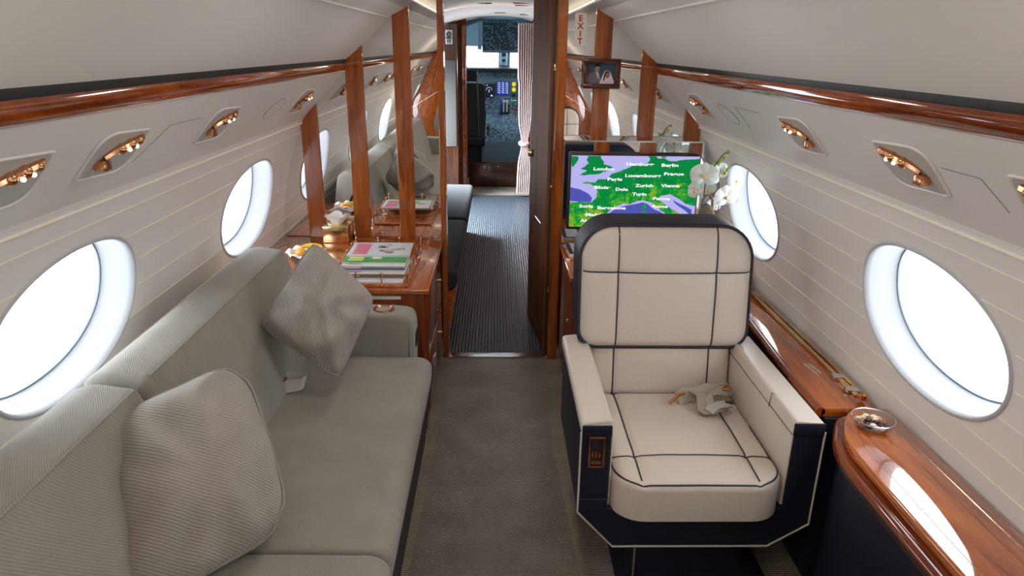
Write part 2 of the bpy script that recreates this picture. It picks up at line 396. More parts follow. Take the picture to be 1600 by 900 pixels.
for side, nm in ((-1, 'left'), (1, 'right')):
    b = B(); n = 96
    for c in BAYS:
        ylo, yhi = c-.66, c+.66; R = 12; V = []
        for j in range(n):
            a = 2*PI*j/n; ca, sa = math.cos(a), math.sin(a)
            e = (abs(ca)**2.15+abs(sa)**2.15)**(-1/2.15); ey, es = c+HA*ca*e, SW+HB*sa*e
            k = min((.66/abs(ca)) if abs(ca) > 1e-6 else 9e9, ((WS[-1]-SW) if sa > 0 else SW)/abs(sa) if abs(sa) > 1e-6 else 9e9)
            for q in range(R+1):
                t = (q/R)**1.3; V.append(wpt(es+(SW+k*sa-es)*t, side, ey+(c+k*ca-ey)*t))
        F = [(j*(R+1)+q, j*(R+1)+q+1, ((j+1) % n)*(R+1)+q+1, ((j+1) % n)*(R+1)+q) for j in range(n) for q in range(R)]
        b.add(V, F)
        # square off the corners of the bay
        for (yy, ss) in ((ylo, 0), (yhi, 0), (ylo, WS[-1]), (yhi, WS[-1])):
            cand = []
            for j in range(n):
                p = V[j*(R+1)+R]; cand.append(p)
            best = sorted(cand, key=lambda p: (Vector(p)-Vector(wpt(ss, side, yy))).length)
            q1 = [p for p in best if abs(p[1]-yy) < 1e-6][0]; q2 = [p for p in best if abs(p[2]-wpt(ss, side, yy)[2]) < 1e-6][0]
            if (Vector(q1)-Vector(q2)).length > 1e-5: b.add([q1, wpt(ss, side, yy), q2], [(0, 1, 2)])
    o = struct(b.build('wall_'+nm, 'wall', ang=60))
    # windows: moulded reveal, seal and pane
    for wi, c in enumerate(BAYS):
        def ring(fa, off, n=96):
            out = []
            for j in range(n):
                a = 2*PI*j/n; ca, sa = math.cos(a), math.sin(a); e = (abs(ca)**2.15+abs(sa)**2.15)**(-1/2.15)
                out.append(wpt(SW+(HB+fa)*sa*e, side, c+(HA+fa)*ca*e, off))
            return out
        def loft(rs):
            b = B(); V = [p for r_ in rs for p in r_]; n = len(rs[0])
            b.add(V, [(i*n+j, i*n+(j+1) % n, (i+1)*n+(j+1) % n, (i+1)*n+j) for i in range(len(rs)-1) for j in range(n)]); return b
        nn = wi+1 if side < 0 else wi+6
        o = struct(loft([ring(.007, .002), ring(.006, -.003), ring(.001, -.006), ring(-.004, -.004), ring(-.008, .012), ring(-.013, .045), ring(-.020, .078), ring(-.024, .085)]).build('window_%d' % nn, 'white', ang=70)); o['_local'] = 1
        s_ = loft([ring(-.023, .083), ring(-.022, .087), ring(-.027, .088), ring(-.027, .084), ring(-.023, .083)]).build('seal', 'seal'); s_.parent = o
        s_ = loft([ring(-.026, .087), ring(-.028, .092), ring(-.032, .10), ring(-.035, .11), ring(-.036, .12)]).build('outer_frame', 'white'); s_.parent = o
        b = B(); r0 = ring(-.025, .086); cen = wpt(SW, side, c, .090); b.add(r0+[cen], [(j, (j+1) % 96, 96) for j in range(96)])
        s_ = b.build('pane', 'pane', fixn=False); s_.parent = o
        r1 = [p for p in ring(-.024, .070) if p[2] > wpt(SW-HB*.74, side, c)[2]]; r1.sort(key=lambda p: p[1])
        r2 = [wpt(SW-HB*.74, side, p[1], .070) for p in r1]; k = len(r1); b = B(); b.add(r1+r2, [(j, j+1, k+j+1, k+j) for j in range(k-1)]); s_ = b.build('window_shade', 'psu'); s_.parent = o

for side, nm in ((-1, 'left'), (1, 'right')):
    b = B()
    for zz in (1.222, 1.132, 1.042, .955, .868, .782, .70):
        ss = s_of_z(zz); segs = []; cur_ = None; y = Y0
        pts = []
        while y <= Y1+.001:
            ins = any((abs((y-c)/(HA+.008))**2.15+abs((ss-SW)/(HB+.008))**2.15) < 1 for c in BAYS)
            if ins:
                if len(pts) > 1: b.tube(pts, .0028, 6)
                pts = []
            else: pts.append(wpt(ss, side, y, -.0002))
            y += .02
        if len(pts) > 1: b.tube(pts, .0028, 6)
    struct(b.build('trim_%d' % (91 if side < 0 else 92), 'trim_light'))
def sweep(name, poly, y0, y1, m, side=1, closed=True, struct_=True, parent=None, smooth=True):
    b = B(); P = [(CX+side*x, z) for x, z in poly]
    if closed: b.prism(P, 'y', y0, y1)
    else:
        V = [(x, y, z) for y in (y0, y1) for x, z in P]; n = len(P)
        b.add(V, [(i, i+1, n+i+1, n+i) for i in range(n-1)])
    o = b.build(name, m, parent, ang=50)
    return struct(o) if struct_ else o
for side, nm in ((-1, 'left'), (1, 'right')):
    # side ceiling panel with crease, made as a thick board
    inner = [(.430, 1.845), (.465, 1.815), (.50, 1.795), (.540, 1.775), (.60, 1.720), (.66, 1.662), (.715, 1.613), (.760, 1.578)]
    outer = [(x+.012, z+.014) for x, z in inner[::-1]]
    sweep('trim_%d' % (1 if side < 0 else 2), inner+outer, Y0, Y1, 'ceiling', side)
    b = B(); b.tube([(CX+side*.543, Y0, 1.7705), (CX+side*.543, Y1, 1.7705)], .004, 6); struct(b.build('trim_%d' % (3 if side < 0 else 4), 'ceiling'))
    sweep('trim_%d' % (5 if side < 0 else 6), [(.758, 1.586), (.80, 1.57), (.80, 1.552), (.762, 1.562), (.757, 1.574)], Y0, Y1, 'dark', side)
    rail = rpoly([(.762, 1.564), (.757, 1.548), (.765, 1.526), (.785, 1.517), (.82, 1.525), (.82, 1.57)], [.004, .012, .014, .006, 0, 0], 5)
    sweep('trim_%d' % (7 if side < 0 else 8), rail, Y0, Y1, 'wood_y', side)
    # service panel strip
    psu = rpoly([(.778, 1.522), (.985, 1.300), (.992, 1.284), (1.22, 1.284), (1.22, 1.40), (.85, 1.62), (.80, 1.535)], [.002, .01, .004, 0, 0, 0, 0], 4)
    sweep('trim_%d' % (9 if side < 0 else 10), psu, Y0, Y1, 'psu', side)
    sweep('trim_%d' % (81 if side < 0 else 82), [(.55, 1.87), (.83, 1.60), (1.20, 1.35), (1.24, 1.42), (.87, 1.68), (.58, 1.99)], Y0, Y1+.1, 'dark', side)  # unseen outer shell, added to block sky light leaking in past the panels
    b = B(); b.tube([(CX+side*.997, Y0, 1.274), (CX+side*.997, Y1, 1.274)], .0055, 8); struct(b.build('trim_%d' % (11 if side < 0 else 12), 'trim_light'))
    # cove shelf and upper ceiling
    sweep('trim_%d' % (13 if side < 0 else 14), [(.430, 1.845), (.442, 1.858), (.56, 1.85), (.56, 1.78), (.54, 1.775), (.465, 1.815)], Y0, Y1, 'ceiling', side)
for (ya, yb, k) in ((Y0-.05, 3.6, 1), (3.6, 8.4, 2)):
    pts = [(CX+x, 1.955-.085*(abs(x)/.55)**2.2) for x in [i/20*.56 for i in range(-20, 21)]]
    b = B(); V = [(x, y, z) for y in (ya, yb) for x, z in pts]; n = len(pts); b.add(V, [(i, i+1, n+i+1, n+i) for i in range(n-1)])
    V = [(x, y, z+.03) for x, y, z in V]; b.add(V, [(i, i+1, n+i+1, n+i) for i in range(n-1)])
    struct(b.build('ceiling' if k == 1 else 'trim_15', 'ceiling'))
b = B(); b.box(-1.2, 1.24, -3.1, 10.9, -.06, 0); struct(b.build('floor', 'carpet'))
# rear end of the cabin
b = B(); b.box(-1.2, 1.24, -3.06, -3.0, 0, 2.0); struct(b.build('wall_back', 'wood_x'))

# ------------------------------------------------------------------ mirrored bulkhead
hull = [(-.1, 1.955)]+[(.2, 1.948), (.42, 1.90), (.430, 1.845), (.54, 1.775), (.66, 1.662), (.765, 1.57), (.785, 1.51), (.992, 1.284)]+[(p.x, p.y) for p in WC[8::4]]
def hull_z_top(x):
    x = abs(x-CX)-.004
    for (x0, z0), (x1, z1) in zip(hull, hull[1:]):
        if x0 <= x <= x1: return z0+(z1-z0)*(x-x0)/(x1-x0+1e-9)
    return 1.0
def clip_hull(x0, x1, zb):
    xs = [x0]+[CX+s*h[0] for s in (-1, 1) for h in hull if x0 < CX+s*h[0] < x1 and h[1] > zb]+[x1]; xs = sorted(xs)
    return [(x0, zb)]+[(x, max(zb+.001, hull_z_top(x))) for x in xs]+[(x1, zb)]
BH = thing('mirrored_partition', 'tall mirrored partition behind the sofa left of the aisle, with upright cherry wood strips', 'partition', (-.7, 3.56, 0))
part(B().prism(clip_hull(-1.12, -.285, .0), 'y', 3.55, 3.575), 'mirror_panel', 'mirror', BH, smooth=False)
for (x0, x1) in ((-.981, -.896), (-.744, -.658), (-.507, -.426)):
    part(B().prism(clip_hull(x0, x1, .672), 'y', 3.538, 3.552, .002), 'wood_strip', 'wood_strip', BH, smooth=False)
part(B().prism(clip_hull(-.292, -.262, 0), 'y', 3.52, 3.60, .003), 'door_post', 'wood_strip', BH, smooth=False)
b = B()
text_mesh(b, 'FASTEN SEAT BELT WHILE SEATED', .0072, (-.418, 3.5475, 1.752), (1, 0, 0), (0, 0, 1), 1.05)
text_mesh(b, 'LIFE VEST IS UNDER YOUR SEAT', .0072, (-.418, 3.5475, 1.738), (1, 0, 0), (0, 0, 1), 1.08)
part(b, 'lettering', 'sign_white', BH, smooth=False)
BR_ = thing('mirrored_partition', 'tall mirrored partition behind the armchair right of the aisle, carrying the map screen', 'partition', (.7, 3.56, 0))
part(B().prism(clip_hull(.33, 1.16, .0), 'y', 3.55, 3.575), 'mirror_panel', 'mirror', BR_, smooth=False)
for (x0, x1) in ((.471, .553), (.705, .787), (.943, 1.026)):
    part(B().prism(clip_hull(x0, x1, 1.20), 'y', 3.538, 3.552, .002), 'wood_strip', 'wood_strip', BR_, smooth=False)
part(B().prism(clip_hull(.284, .333, 0), 'y', 3.51, 3.60, .003), 'door_post', 'wood_strip', BR_, smooth=False)
b = B().box(.333, 1.03, 3.45, 3.549, .69, 1.215, .001, 1); lo = part(b, 'lower_mirror_panel', 'mirror', BR_, smooth=False)
for (x0, x1) in ((.479, .556), (.706, .787), (.952, 1.016)):
    part(B().box(x0, x1, 3.442, 3.4505, .692, 1.209, .001, 1), 'wood_strip', 'wood_strip', BR_, smooth=False)
b = B().box(.333, 1.03, 3.446, 3.4505, 1.209, 1.2165); part(b, 'glass_edge', 'chrome', BR_)

# ------------------------------------------------------------------ vestibule and cockpit
b = B().box(-1.15, .615, 3.58, 7.97, 0, .006); struct(b.build('trim_16', 'rubber'))
b = B().box(-.30, .29, 3.515, 3.575, 0, .012, .004); tag(b.build('threshold_strip', 'chrome'), 'bright metal strip across the floor at the aisle doorway', 'threshold')
b = B(); b.box(-1.2, 1.24, 3.58, 3.60, 0, 2.0)
# vestibule side walls, the left one open at the entry door
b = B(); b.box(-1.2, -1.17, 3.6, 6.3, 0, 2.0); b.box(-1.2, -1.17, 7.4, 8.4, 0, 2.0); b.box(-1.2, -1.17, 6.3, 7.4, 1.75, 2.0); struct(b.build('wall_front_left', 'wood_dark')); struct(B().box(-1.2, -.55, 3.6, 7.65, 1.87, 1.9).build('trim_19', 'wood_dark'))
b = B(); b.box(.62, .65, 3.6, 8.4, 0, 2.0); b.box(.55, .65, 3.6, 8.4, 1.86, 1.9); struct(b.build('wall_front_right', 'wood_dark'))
# galley cabinet on the left with placard
g = thing('galley_cabinet', 'dark wood galley cabinet with a grey lower panel, left of the aisle behind the partition', 'cabinet', (-.6, 4.2, 0))
part(B().box(-1.15, -.43, 7.70, 7.97, 0, 1.86, .004), 'cabinet_body', 'wood_dark', g)
part(B().box(-.62, -.445, 7.69, 7.702, .60, 1.50, .003), 'cloth_panel', 'grey_panel', g)
b = B(); b.box(-.55, -.475, 7.688, 7.702, 1.66, 1.80, .002); pl = part(b, 'placard', 'label_grey', g)
b = B(); b.tube([(-.5125+.022*math.cos(a), 7.686, 1.757+.022*math.sin(a)) for a in [2*PI*k/20 for k in range(20)]], .006, 6, True)
b.box(-.545, -.48, 7.684, 7.69, 1.716, 1.728); b.box(-.516, -.509, 7.684, 7.69, 1.73, 1.79); b.box(-.535, -.49, 7.684, 7.69, 1.754, 1.76)
b.box(-.530, -.518, 7.684, 7.69, 1.672, 1.712); b.box(-.508, -.496, 7.684, 7.69, 1.672, 1.712); part(b, 'emblem', 'dark', pl)
# crew benches
def bench(y0, y1, label):
    t = thing('crew_bench', label, 'bench', (-.5, (y0+y1)/2, 0), 'benches of the entry')
    part(B().box(-.80, -.285, y0, y1, 0, .36, .01), 'base', 'wood_door', t)
    b = B().prism(rpoly([(-.80, .36), (-.275, .33), (-.23, .36), (-.21, .42), (-.235, .455), (-.80, .46)], [.01, .02, .03, .03, .03, .01]), 'y', y0+.005, y1-.01, .02, 3); part(b, 'seat_cushion', 'bench', t)
    part(B().prism([(-.286, .10), (-.262, .12), (-.225, .35), (-.25, .36), (-.286, .34)], 'y', y0+.02, y1-.02, .002), 'wood_apron', 'wood_top', t)
    return t
bench(3.66, 4.93, 'nearer dark cloth bench with wood front along the left of the entry aisle'); bench(4.97, 6.28, 'farther dark cloth bench with wood front, just past the nearer one')
# open door leaf on the right of the aisle
t = thing('aisle_door', 'open brown wood door leaf with a moulded panel and latch, right of the aisle', 'door', (.26, 3.6, 0))
b = B().prism([(.262, 3.6), (.302, 3.6), (.235, 4.12), (.197, 4.12)], 'z', .015, 1.90, .003); part(b, 'door_panel', 'wood_door', t)
b = B(); P0 = Vector((.2585, 3.66, 0)); dr = Vector((.197-.262, .52, 0)).normalized()
fr_ = rpoly([(.05, .10), (.40, .10), (.40, .62), (.30, .72), (.05, .72)], .05)
b.tube([P0+dr*u+Vector((-.001, 0, v)) for u, v in fr_], .005, 6, True); part(b, 'moulding', 'wood_strip', t)
b = B(); c = P0+dr*.43+Vector((-.004, 0, 1.06)); b.lathe([(.0, -.02), (.02, -.018), (.022, 0), (.01, .01)], c, 16, 'x'); part(b, 'knob', 'gold', t)
b = B().box(.266, .275, 3.503, 3.512, .05, 1.86); part(b, 'edge_seal', 'dark', t)
for zz in (1.54, .95, .4):
    b = B().box(.272, .282, 3.50, 3.512, zz, zz+.03, .001); part(b, 'latch', 'gold', t)
# cockpit partition frame
b = B(); b.box(-.46, -.345, 7.98, 8.06, 0, 1.93, .003); b.box(.375, .64, 7.98, 8.06, 0, 1.93, .003); struct(b.build('door_1', 'wood_door'))
b = B(); b.box(-.405, -.350, 7.955, 7.985, 0, 1.86, .012, 3); b.box(.375, .42, 7.955, 7.985, 0, 1.86, .012, 3); struct(b.build('trim_17', 'wood_y'))
b = B(); b.box(-1.2, -.46, 7.98, 8.0, 0, 2.0); b.box(.64, 1.24, 7.98, 8.0, 0, 2.0); struct(b.build('wall_front', 'wood_dark'))
# curtain
t = thing('door_curtain', 'pinkish beige curtain gathered by a tie at the right of the cockpit doorway', 'curtain', (.33, 7.88, 0))
def cur(i, j):
    z = .05+j*1.83; g_ = 1-.5*math.exp(-((z-.62)/.16)**2)-.12*(z < .62)*0; wdt = .075*g_+.012*(z > 1.3); cxx = .30+.012*(1-j)+(.03 if z < .5 else 0)*-(.5-z)
    a = i*PI*14; return (cxx-wdt+2*wdt*i, 7.88+.028*math.cos(a)*g_, z)
part(B().grid(cur, 112, 36), 'cloth', 'curtain', t, fixn=False)
part(B().tube([(.30+.052*math.cos(a), 7.88+.045*math.sin(a), .62+.01*math.sin(a)) for a in [2*PI*k/20 for k in range(20)]], .013, 6, True, 1.6), 'tie', 'curtain', t)
# vents and slots of the vestibule ceiling
for k, (x, y, l, an) in enumerate([(-.13, 5.0, .10, 0), (-.10, 5.6, .10, 0), (.19, 5.0, .10, 0), (.17, 5.5, .12, 0), (.19, 5.75, .12, 0), (.02, 7.2, .11, 0), (.26, 7.2, .10, 0)]):
    z = 1.955-.085*(abs(x-CX)/.55)**2.2
    b = B().box(x-l/2, x+l/2, y-.012, y+.012, z-.006, z+.001, .002)
    tag(b.build('ceiling_slot', 'dark' if k not in (3, 4) else 'red'), ['dark slot vent in the entry ceiling, nearest on the left', 'dark slot vent in the entry ceiling, second on the left', 'dark slot vent nearest the door on the right of the entry ceiling', 'reddish slot in the entry ceiling, nearer of the pair on the right', 'reddish slot in the entry ceiling, farther of the pair on the right', 'dark slot in the middle of the entry ceiling before the cockpit', 'dark slot in the entry ceiling beside the curtain top'][k], 'vent', 'slots in the entry ceiling')
# cockpit shell
b = B()
b.box(-1.25, 1.27, 8.06, 8.08, 1.93, 2.3); b.box(-1.25, 1.27, 8.06, 10.9, 2.0, 2.04); [b.box(x_, x_+.05, 8.06, 10.8, a_, c_) for x_ in (-1.25, 1.24) for a_, c_ in ((0, 1.2), (1.62, 2.0))]; [b.box(x_, x_+.05, 8.06, 8.9, 1.1, 1.7) for x_ in (-1.25, 1.24)]  # side walls left open at mid height, out of view, for extra daylight
b.box(-1.25, 1.29, 10.7, 10.8, 0, 1.33); b.box(-1.25, 1.29, 10.7, 10.8, 1.64, 2.0); b.box(-.02+.03, .15+.03, 10.66, 10.74, 1.30, 1.66)
b.box(-.95, -.86, 10.66, 10.74, 1.3, 1.66); b.box(.92, 1.0, 10.66, 10.74, 1.3, 1.66); struct(b.build('wall_cockpit', 'cockpit'))
pts = [(CX+.62*math.cos(a), 1.62+.36*math.sin(a)) for a in [PI*k/24 for k in range(25)]]
b = B(); b.tube([(x, 8.9, z) for x, z in pts], .03, 8); struct(b.build('trim_18', 'cockpit'))
b = B(); b.box(-.345, .375, 8.5, 8.62, .006, .27, .01); b.box(-.345, .375, 8.48, 8.63, .27, .29, .006); tag(b.build('cockpit_step', 'wood_dark'), 'dark step box across the cockpit doorway floor', 'step')
# overhead panel
t = thing('overhead_switch_panel', 'blue grey overhead panel packed with switches above the windscreen', 'panel', (.1, 9.6, 1.95))
part(B().prism([(9.45, 1.97), (9.35, 1.60), (9.42, 1.565), (9.62, 1.6), (9.7, 1.97)], 'x', -.20, .46, .006), 'housing', 'cockpit', t)
rnd = random.Random(4)
b = B(); b2 = B(); b3 = B()
for r_ in range(14):
    for c_ in range(26):
        z = 1.60+r_*.0255; y = 9.352+(z-1.60)*(.1/.37)-.005; x = -.18+c_*.0245
        q = rnd.random(); tgt = b if q < .62 else (b2 if q < .9 else None)
        if r_ == 13: tgt = b2 if c_ % 2 else None
        if .25 < x < .33 and 1.84 < z < 1.9: tgt = None
        if tgt: tgt.box(x, x+.013+.006*rnd.random(), y-.006, y+.006, z, z+.010+.008*rnd.random())
part(b, 'dark_switches', 'cockpit_d', t)['kind'] = 'stuff'; part(b2, 'light_switches', 'cockpit_l', t)['kind'] = 'stuff'
b3.box(.25, .33, 9.405, 9.42, 1.83, 1.895, .002); part(b3, 'readout', 'cockpit_l', t)
b = B().prism([(9.36, 1.93), (9.3, 1.62), (9.45, 1.6), (9.5, 1.93)], 'x', -.26, -.21, .004); part(b, 'side_cover', 'cockpit_l', t)
# standby compass
t = thing('standby_compass', 'small blue compass housing on the windscreen centre post', 'compass', (.08, 10.6, 1.45))
b = B().box(.035, .135, 10.55, 10.66, 1.38, 1.60, .012); part(b, 'housing', 'cockpit_l', t)
for zz, rr in ((1.53, .030), (1.45, .024)):
    part(B().lathe([(.0, -.008), (rr, -.006), (rr, .01)], (.085, 10.545, zz), 18, 'y'), 'dial', 'cockpit_d', t)
# instrument panel
t = thing('instrument_panel', 'cockpit instrument panel with lit screens below the windscreen', 'panel', (.05, 10.2, .9))
part(B().box(-.9, .95, 10.3, 10.6, .75, 1.30, .01), 'panel_board', 'cockpit', t)
part(B().prism(rpoly([(9.98, 1.355), (10.6, 1.37), (10.6, 1.29), (10.0, 1.30)], .02), 'x', -.9, .95, .01), 'glareshield', 'cockpit_d', t)
b = B(); b2 = B()
for c_ in range(40):
    x = -.45+c_*.023
    for z in (1.252, 1.275, 1.228):
        if rnd.random() < .75: (b if rnd.random() < .55 else b2).box(x, x+.014, 10.285, 10.30, z, z+.012)
for r_ in range(9):
    for c_ in range(44):
        x = -.5+c_*.023; z = .79+r_*.017
        if rnd.random() < .6: (b if rnd.random() < .5 else b2).box(x, x+.014, 10.288, 10.30, z, z+.010)
part(b, 'dark_buttons', 'cockpit_d', t)['kind'] = 'stuff'; part(b2, 'light_buttons', 'cockpit_l', t)['kind'] = 'stuff'
M['scr_blue'] = emis('engine_screen_blue', (.02, .04, .22), 1.); M['scr_txt'] = emis('screen_white', (.55, .62, 1.), 1.3); M['yel'] = emis('amber_gauge', (.75, .62, .03), 1.); M['grn'] = emis('green_annunciator', (.3, .85, .2), 1.)
scr = part(B().box(-.015, .168, 10.27, 10.302, .985, 1.175, .003), 'engine_screen', 'scr_blue', t)
b = B()
for r_ in range(6):
    for c_ in range(3):
        x = .015+c_*.056; z = 1.15-r_*.027; b.tube([(x+.014*math.cos(a), 10.268, z+.010*math.sin(a)) for a in [-.6+3.9*k/8 for k in range(9)]], .0028, 5)
        b.box(x+.004, x+.024, 10.266, 10.269, z-.006, z-.001)
part(b, 'readings', 'scr_txt', scr)
for x0, x1 in ((-.19, -.055), (.30, .42), (-.42, -.24), (.48, .62)):
    s_ = part(B().box(x0, x1, 10.27, 10.302, .95, 1.14, .003), 'flight_display', 'cockpit_d', t)
    b = B(); cx_ = (x0+x1)/2; b.tube([(cx_+.04*math.cos(a), 10.268, 1.05+.04*math.sin(a)) for a in [PI*k/10 for k in range(11)]], .002, 4); part(b, 'dial_arc', 'scr_txt', s_)
    for q_ in ((cx_-.004, cx_+.004, 1.02, 1.06), (cx_-.04, cx_-.02, 1.115, 1.122), (cx_+.025, cx_+.05, .965, .985)): part(B().box(q_[0], q_[1], 10.266, 10.269, q_[2], q_[3]), 'digits', 'scr_txt', s_)
for zz, mm in ((1.135, 'yel'), (1.06, 'yel'), (.985, 'cockpit_d')):
    part(B().lathe([(.0, -.008), (.024, -.006), (.030, .01)], (.232, 10.285, zz), 18, 'y'), 'round_gauge', mm, t)
for xx in (.205, .232, .259): part(B().box(xx-.008, xx+.008, 10.28, 10.302, .905, .917), 'gear_light', 'grn', t)
# pedestal
t = thing('throttle_pedestal', 'light blue centre pedestal with throttle levers and radio knobs', 'console', (.08, 9.6, .3))
part(B().prism([(8.9, .28), (8.9, .50), (9.5, .62), (10.2, .78), (10.3, .78), (10.3, .28)], 'x', -.16, .33, .008), 'console_body', 'cockpit', t)
b = B(); b2 = B()
for r_ in range(16):
    for c_ in range(13):
        y = 8.95+r_*.078; z = (.50+(y-8.9)*.2) if y < 9.5 else (.62+(y-9.5)*.2286); x = -.145+c_*.036
        q = rnd.random(); (b if q < .45 else b2).box(x, x+.022, y, y+.045, z-.004, z+.006+.03*rnd.random()*(q > .75))
part(b, 'dark_knobs', 'cockpit_d', t)['kind'] = 'stuff'; part(b2, 'light_knobs', 'cockpit_l', t)['kind'] = 'stuff'
part(B().box(.02, .17, 9.95, 10.1, .74, .88, .02), 'throttle_quadrant', 'cockpit_d', t)
for x in (.04, .085, .13): part(B().tube([(x, 9.95, .78), (x, 9.9, .92)], .010, 8).box(x-.018, x+.018, 9.87, 9.92, .91, .945, .006), 'throttle_lever', 'sign_white' if x > .05 else 'scr_blue', t)
part(B().tube([(.25, 9.85, .7), (.25, 9.84, .82)], .008, 8).box(.215, .285, 9.82, 9.86, .81, .835, .006), 'flap_lever', 'red', t)
# pilot seats
def pseat(cx_, label):
    t = thing('pilot_seat', label, 'seat', (cx_, 9.15, 0), 'pilot seats')
    b = B(); pad(b, .20, .32, .07, .05, .11, .03, .01, lambda u, v, w_: (cx_+u, 9.08+w_+.06*(v/.3), .88+v), n=16); part(b, 'backrest', 'dark', t)
    b = B(); b.box(cx_-.11, cx_+.11, 9.13, 9.2, 1.22, 1.36, .03, 3); part(b, 'headrest', 'dark', t)
    b = B().box(cx_-.22, cx_+.22, 9.0, 9.6, .42, .55, .03, 3); part(b, 'seat_cushion', 'dark', t)
    b = B().box(cx_-.15, cx_+.15, 9.1, 9.5, .0, .42, .02); part(b, 'pedestal', 'cockpit_d', t)
    b = B().box(cx_+.215, cx_+.26, 9.1, 9.5, .62, .67, .015); b.tube([(cx_+.24, 9.15, .64), (cx_+.24, 9.15, .5)], .012); part(b, 'armrest', 'grey_panel', t)
    b = B().tube([(cx_+.10, 9.06, 1.25), (cx_+.115, 9.03, .9), (cx_+.12, 9.02, .55)], .010, 6); part(b, 'shoulder_belt', 'grey_panel', t)
    return t
pseat(-.36, 'dark pilot seat at the left of the cockpit doorway'); pseat(.56, 'dark pilot seat mostly hidden behind the curtain')
# ------------------------------------------------------------------ cove strips and service-panel fittings
for s, nm in ((-1, 'left'), (1, 'right')):
    b = B().prism([(CX+s*.442, 1.8585), (CX+s*.446, 1.868), (CX+s*.462, 1.868), (CX+s*.466, 1.8575)], 'y', Y0, 3.53)
    tag(b.build('cove_light_strip', 'cove'), 'warm glowing light strip along the %s ceiling cove' % nm, 'light', 'cove light strips')
def psu_pt(y, s, side, off=0.):      # s: metres down the panel face from its middle
    p0, p1 = Vector((.778, 1.522)), Vector((.985, 1.300)); d = (p1-p0).normalized(); c = (p0+p1)/2; nrm = Vector((-d.y, d.x)); nrm = nrm if nrm.x < 0 else -nrm
    p = c+d*s+nrm*off; return (CX+side*p.x, y, p.y)
LT = [(3.14, 'nearest the partition'), (2.13, 'above the far window gap'), (1.54, 'above the near window'), (1.13, 'at the edge of view'), (.55, 'behind'), (-.1, 'behind'), (-.7, 'behind'), (-1.9, 'behind')]
for side, nm in ((-1, 'left'), (1, 'right')):
    for k, (yc, wh) in enumerate(LT):
        if k in (1, 2, 3): yc += (.06, .04, .08)[k-1]*(1 if side < 0 else -1)
        t = thing('reading_light', '', 'light', psu_pt(yc, 0, side), 'reading lights in the cabin side panels')
        t['label'] = ['flat copper reading light in the %s side panel, closest to the mirrored partition', 'copper reading light in the %s side panel, second from the partition', 'copper reading light in the %s side panel, third from the partition', 'copper reading light in the %s side panel, cut by the edge of the photo', 'copper reading light in the %s side panel, first one seen only in the mirror', 'copper reading light in the %s side panel, second one seen only in the mirror', 'copper reading light in the %s side panel, third one seen only in the mirror', 'copper reading light in the %s side panel, past the rear partition'][k] % nm
        lens = rpoly([(.100, -.062), (-.125, -.078), (-.100, .062), (.125, .078)], [.020, .20, .020, .20], 10)
        n = len(lens)
        def rg(f, off): return [psu_pt(yc+y*f, s*f, side, off) for y, s in lens]
        rs = [rg(1.04, .0005), rg(1.02, .004), rg(.97, .004), rg(.94, .0012)]
        b = B(); V = [p for r_ in rs for p in r_]; b.add(V, [(i*n+j, i*n+(j+1) % n, (i+1)*n+(j+1) % n, (i+1)*n+j) for i in range(3) for j in range(n)]); part(b, 'bezel', 'psu', t)
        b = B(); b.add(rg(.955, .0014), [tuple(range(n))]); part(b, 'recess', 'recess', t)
        b = B(); q = lambda dy, ds, off: psu_pt(yc+dy, ds, side, off)
        for (dy, ds, r_) in ((.052, -.040, .010), (.020, -.034, .013), (-.012, -.024, .013)):
            b.ball(q(dy, ds, .009), r_, r_, r_, 6)
        b.tube([q(.07, -.044, .005), q(.02, -.036, .008), q(-.03, -.018, .006), q(-.05, .0, .004)], .008, 6)
        ca = Vector(q(-.045, .018, .010)); k0 = len(b.v); b.box(-.012, .012, -.017, .017, -.012, .012, .004); b.xf(lambda x, y, z: (ca.x+x, ca.y+y, ca.z+z), k0)
        part(b, 'swivel_spot', 'copper', t)
        b = B(); b.ball(q(.028, -.036, .020), .0048); b.ball(q(.004, -.030, .020), .0048); part(b, 'bulb', 'lamp_on', t)
    for yc in (2.76, -.35):
        b = B(); el = [psu_pt(yc+.085*math.cos(a)*(1)-.02*math.sin(a), .048*math.sin(a), side, .0012) for a in [2*PI*j/32 for j in range(32)]]
        b.add(el, [tuple(range(32))]); t = b.build('oval_cover', 'psu'); b2 = B().tube(el, .0012, 5, True); rr = b2.build('gap_line', 'panel_line'); rr.parent = t
        tag(t, ('smooth oval cover in the %s side panel between reading lights' if yc > 0 else 'smooth oval cover in the %s side panel, seen only in the mirror') % nm, 'cover')
    for (ya, yb) in ((1.73, 1.99), (.2, 1.0)) if side < 0 else ((2.32, 2.60), (1.28, 1.36), (.2, .8)):
        b = B(); P = [psu_pt(ya+.02, -.055, side, .0004), psu_pt(yb-.02, -.055, side, .0004), psu_pt(yb, .055, side, .0004)] if side > 0 else [psu_pt(yb, -.055, side, .0004), psu_pt(ya+.06, -.055, side, .0004), psu_pt(ya, .06, side, .0004)]
        if yb-ya < .1: P = [psu_pt(1.36, -.03, side, .0004), psu_pt(1.24, -.03, side, .0004), psu_pt(1.22, .05, side, .0004)]
        b.tube(P, .0011, 5); struct(b.build('trim_%d' % (20+int(ya*10)+(40 if side > 0 else 0)), 'panel_line'))
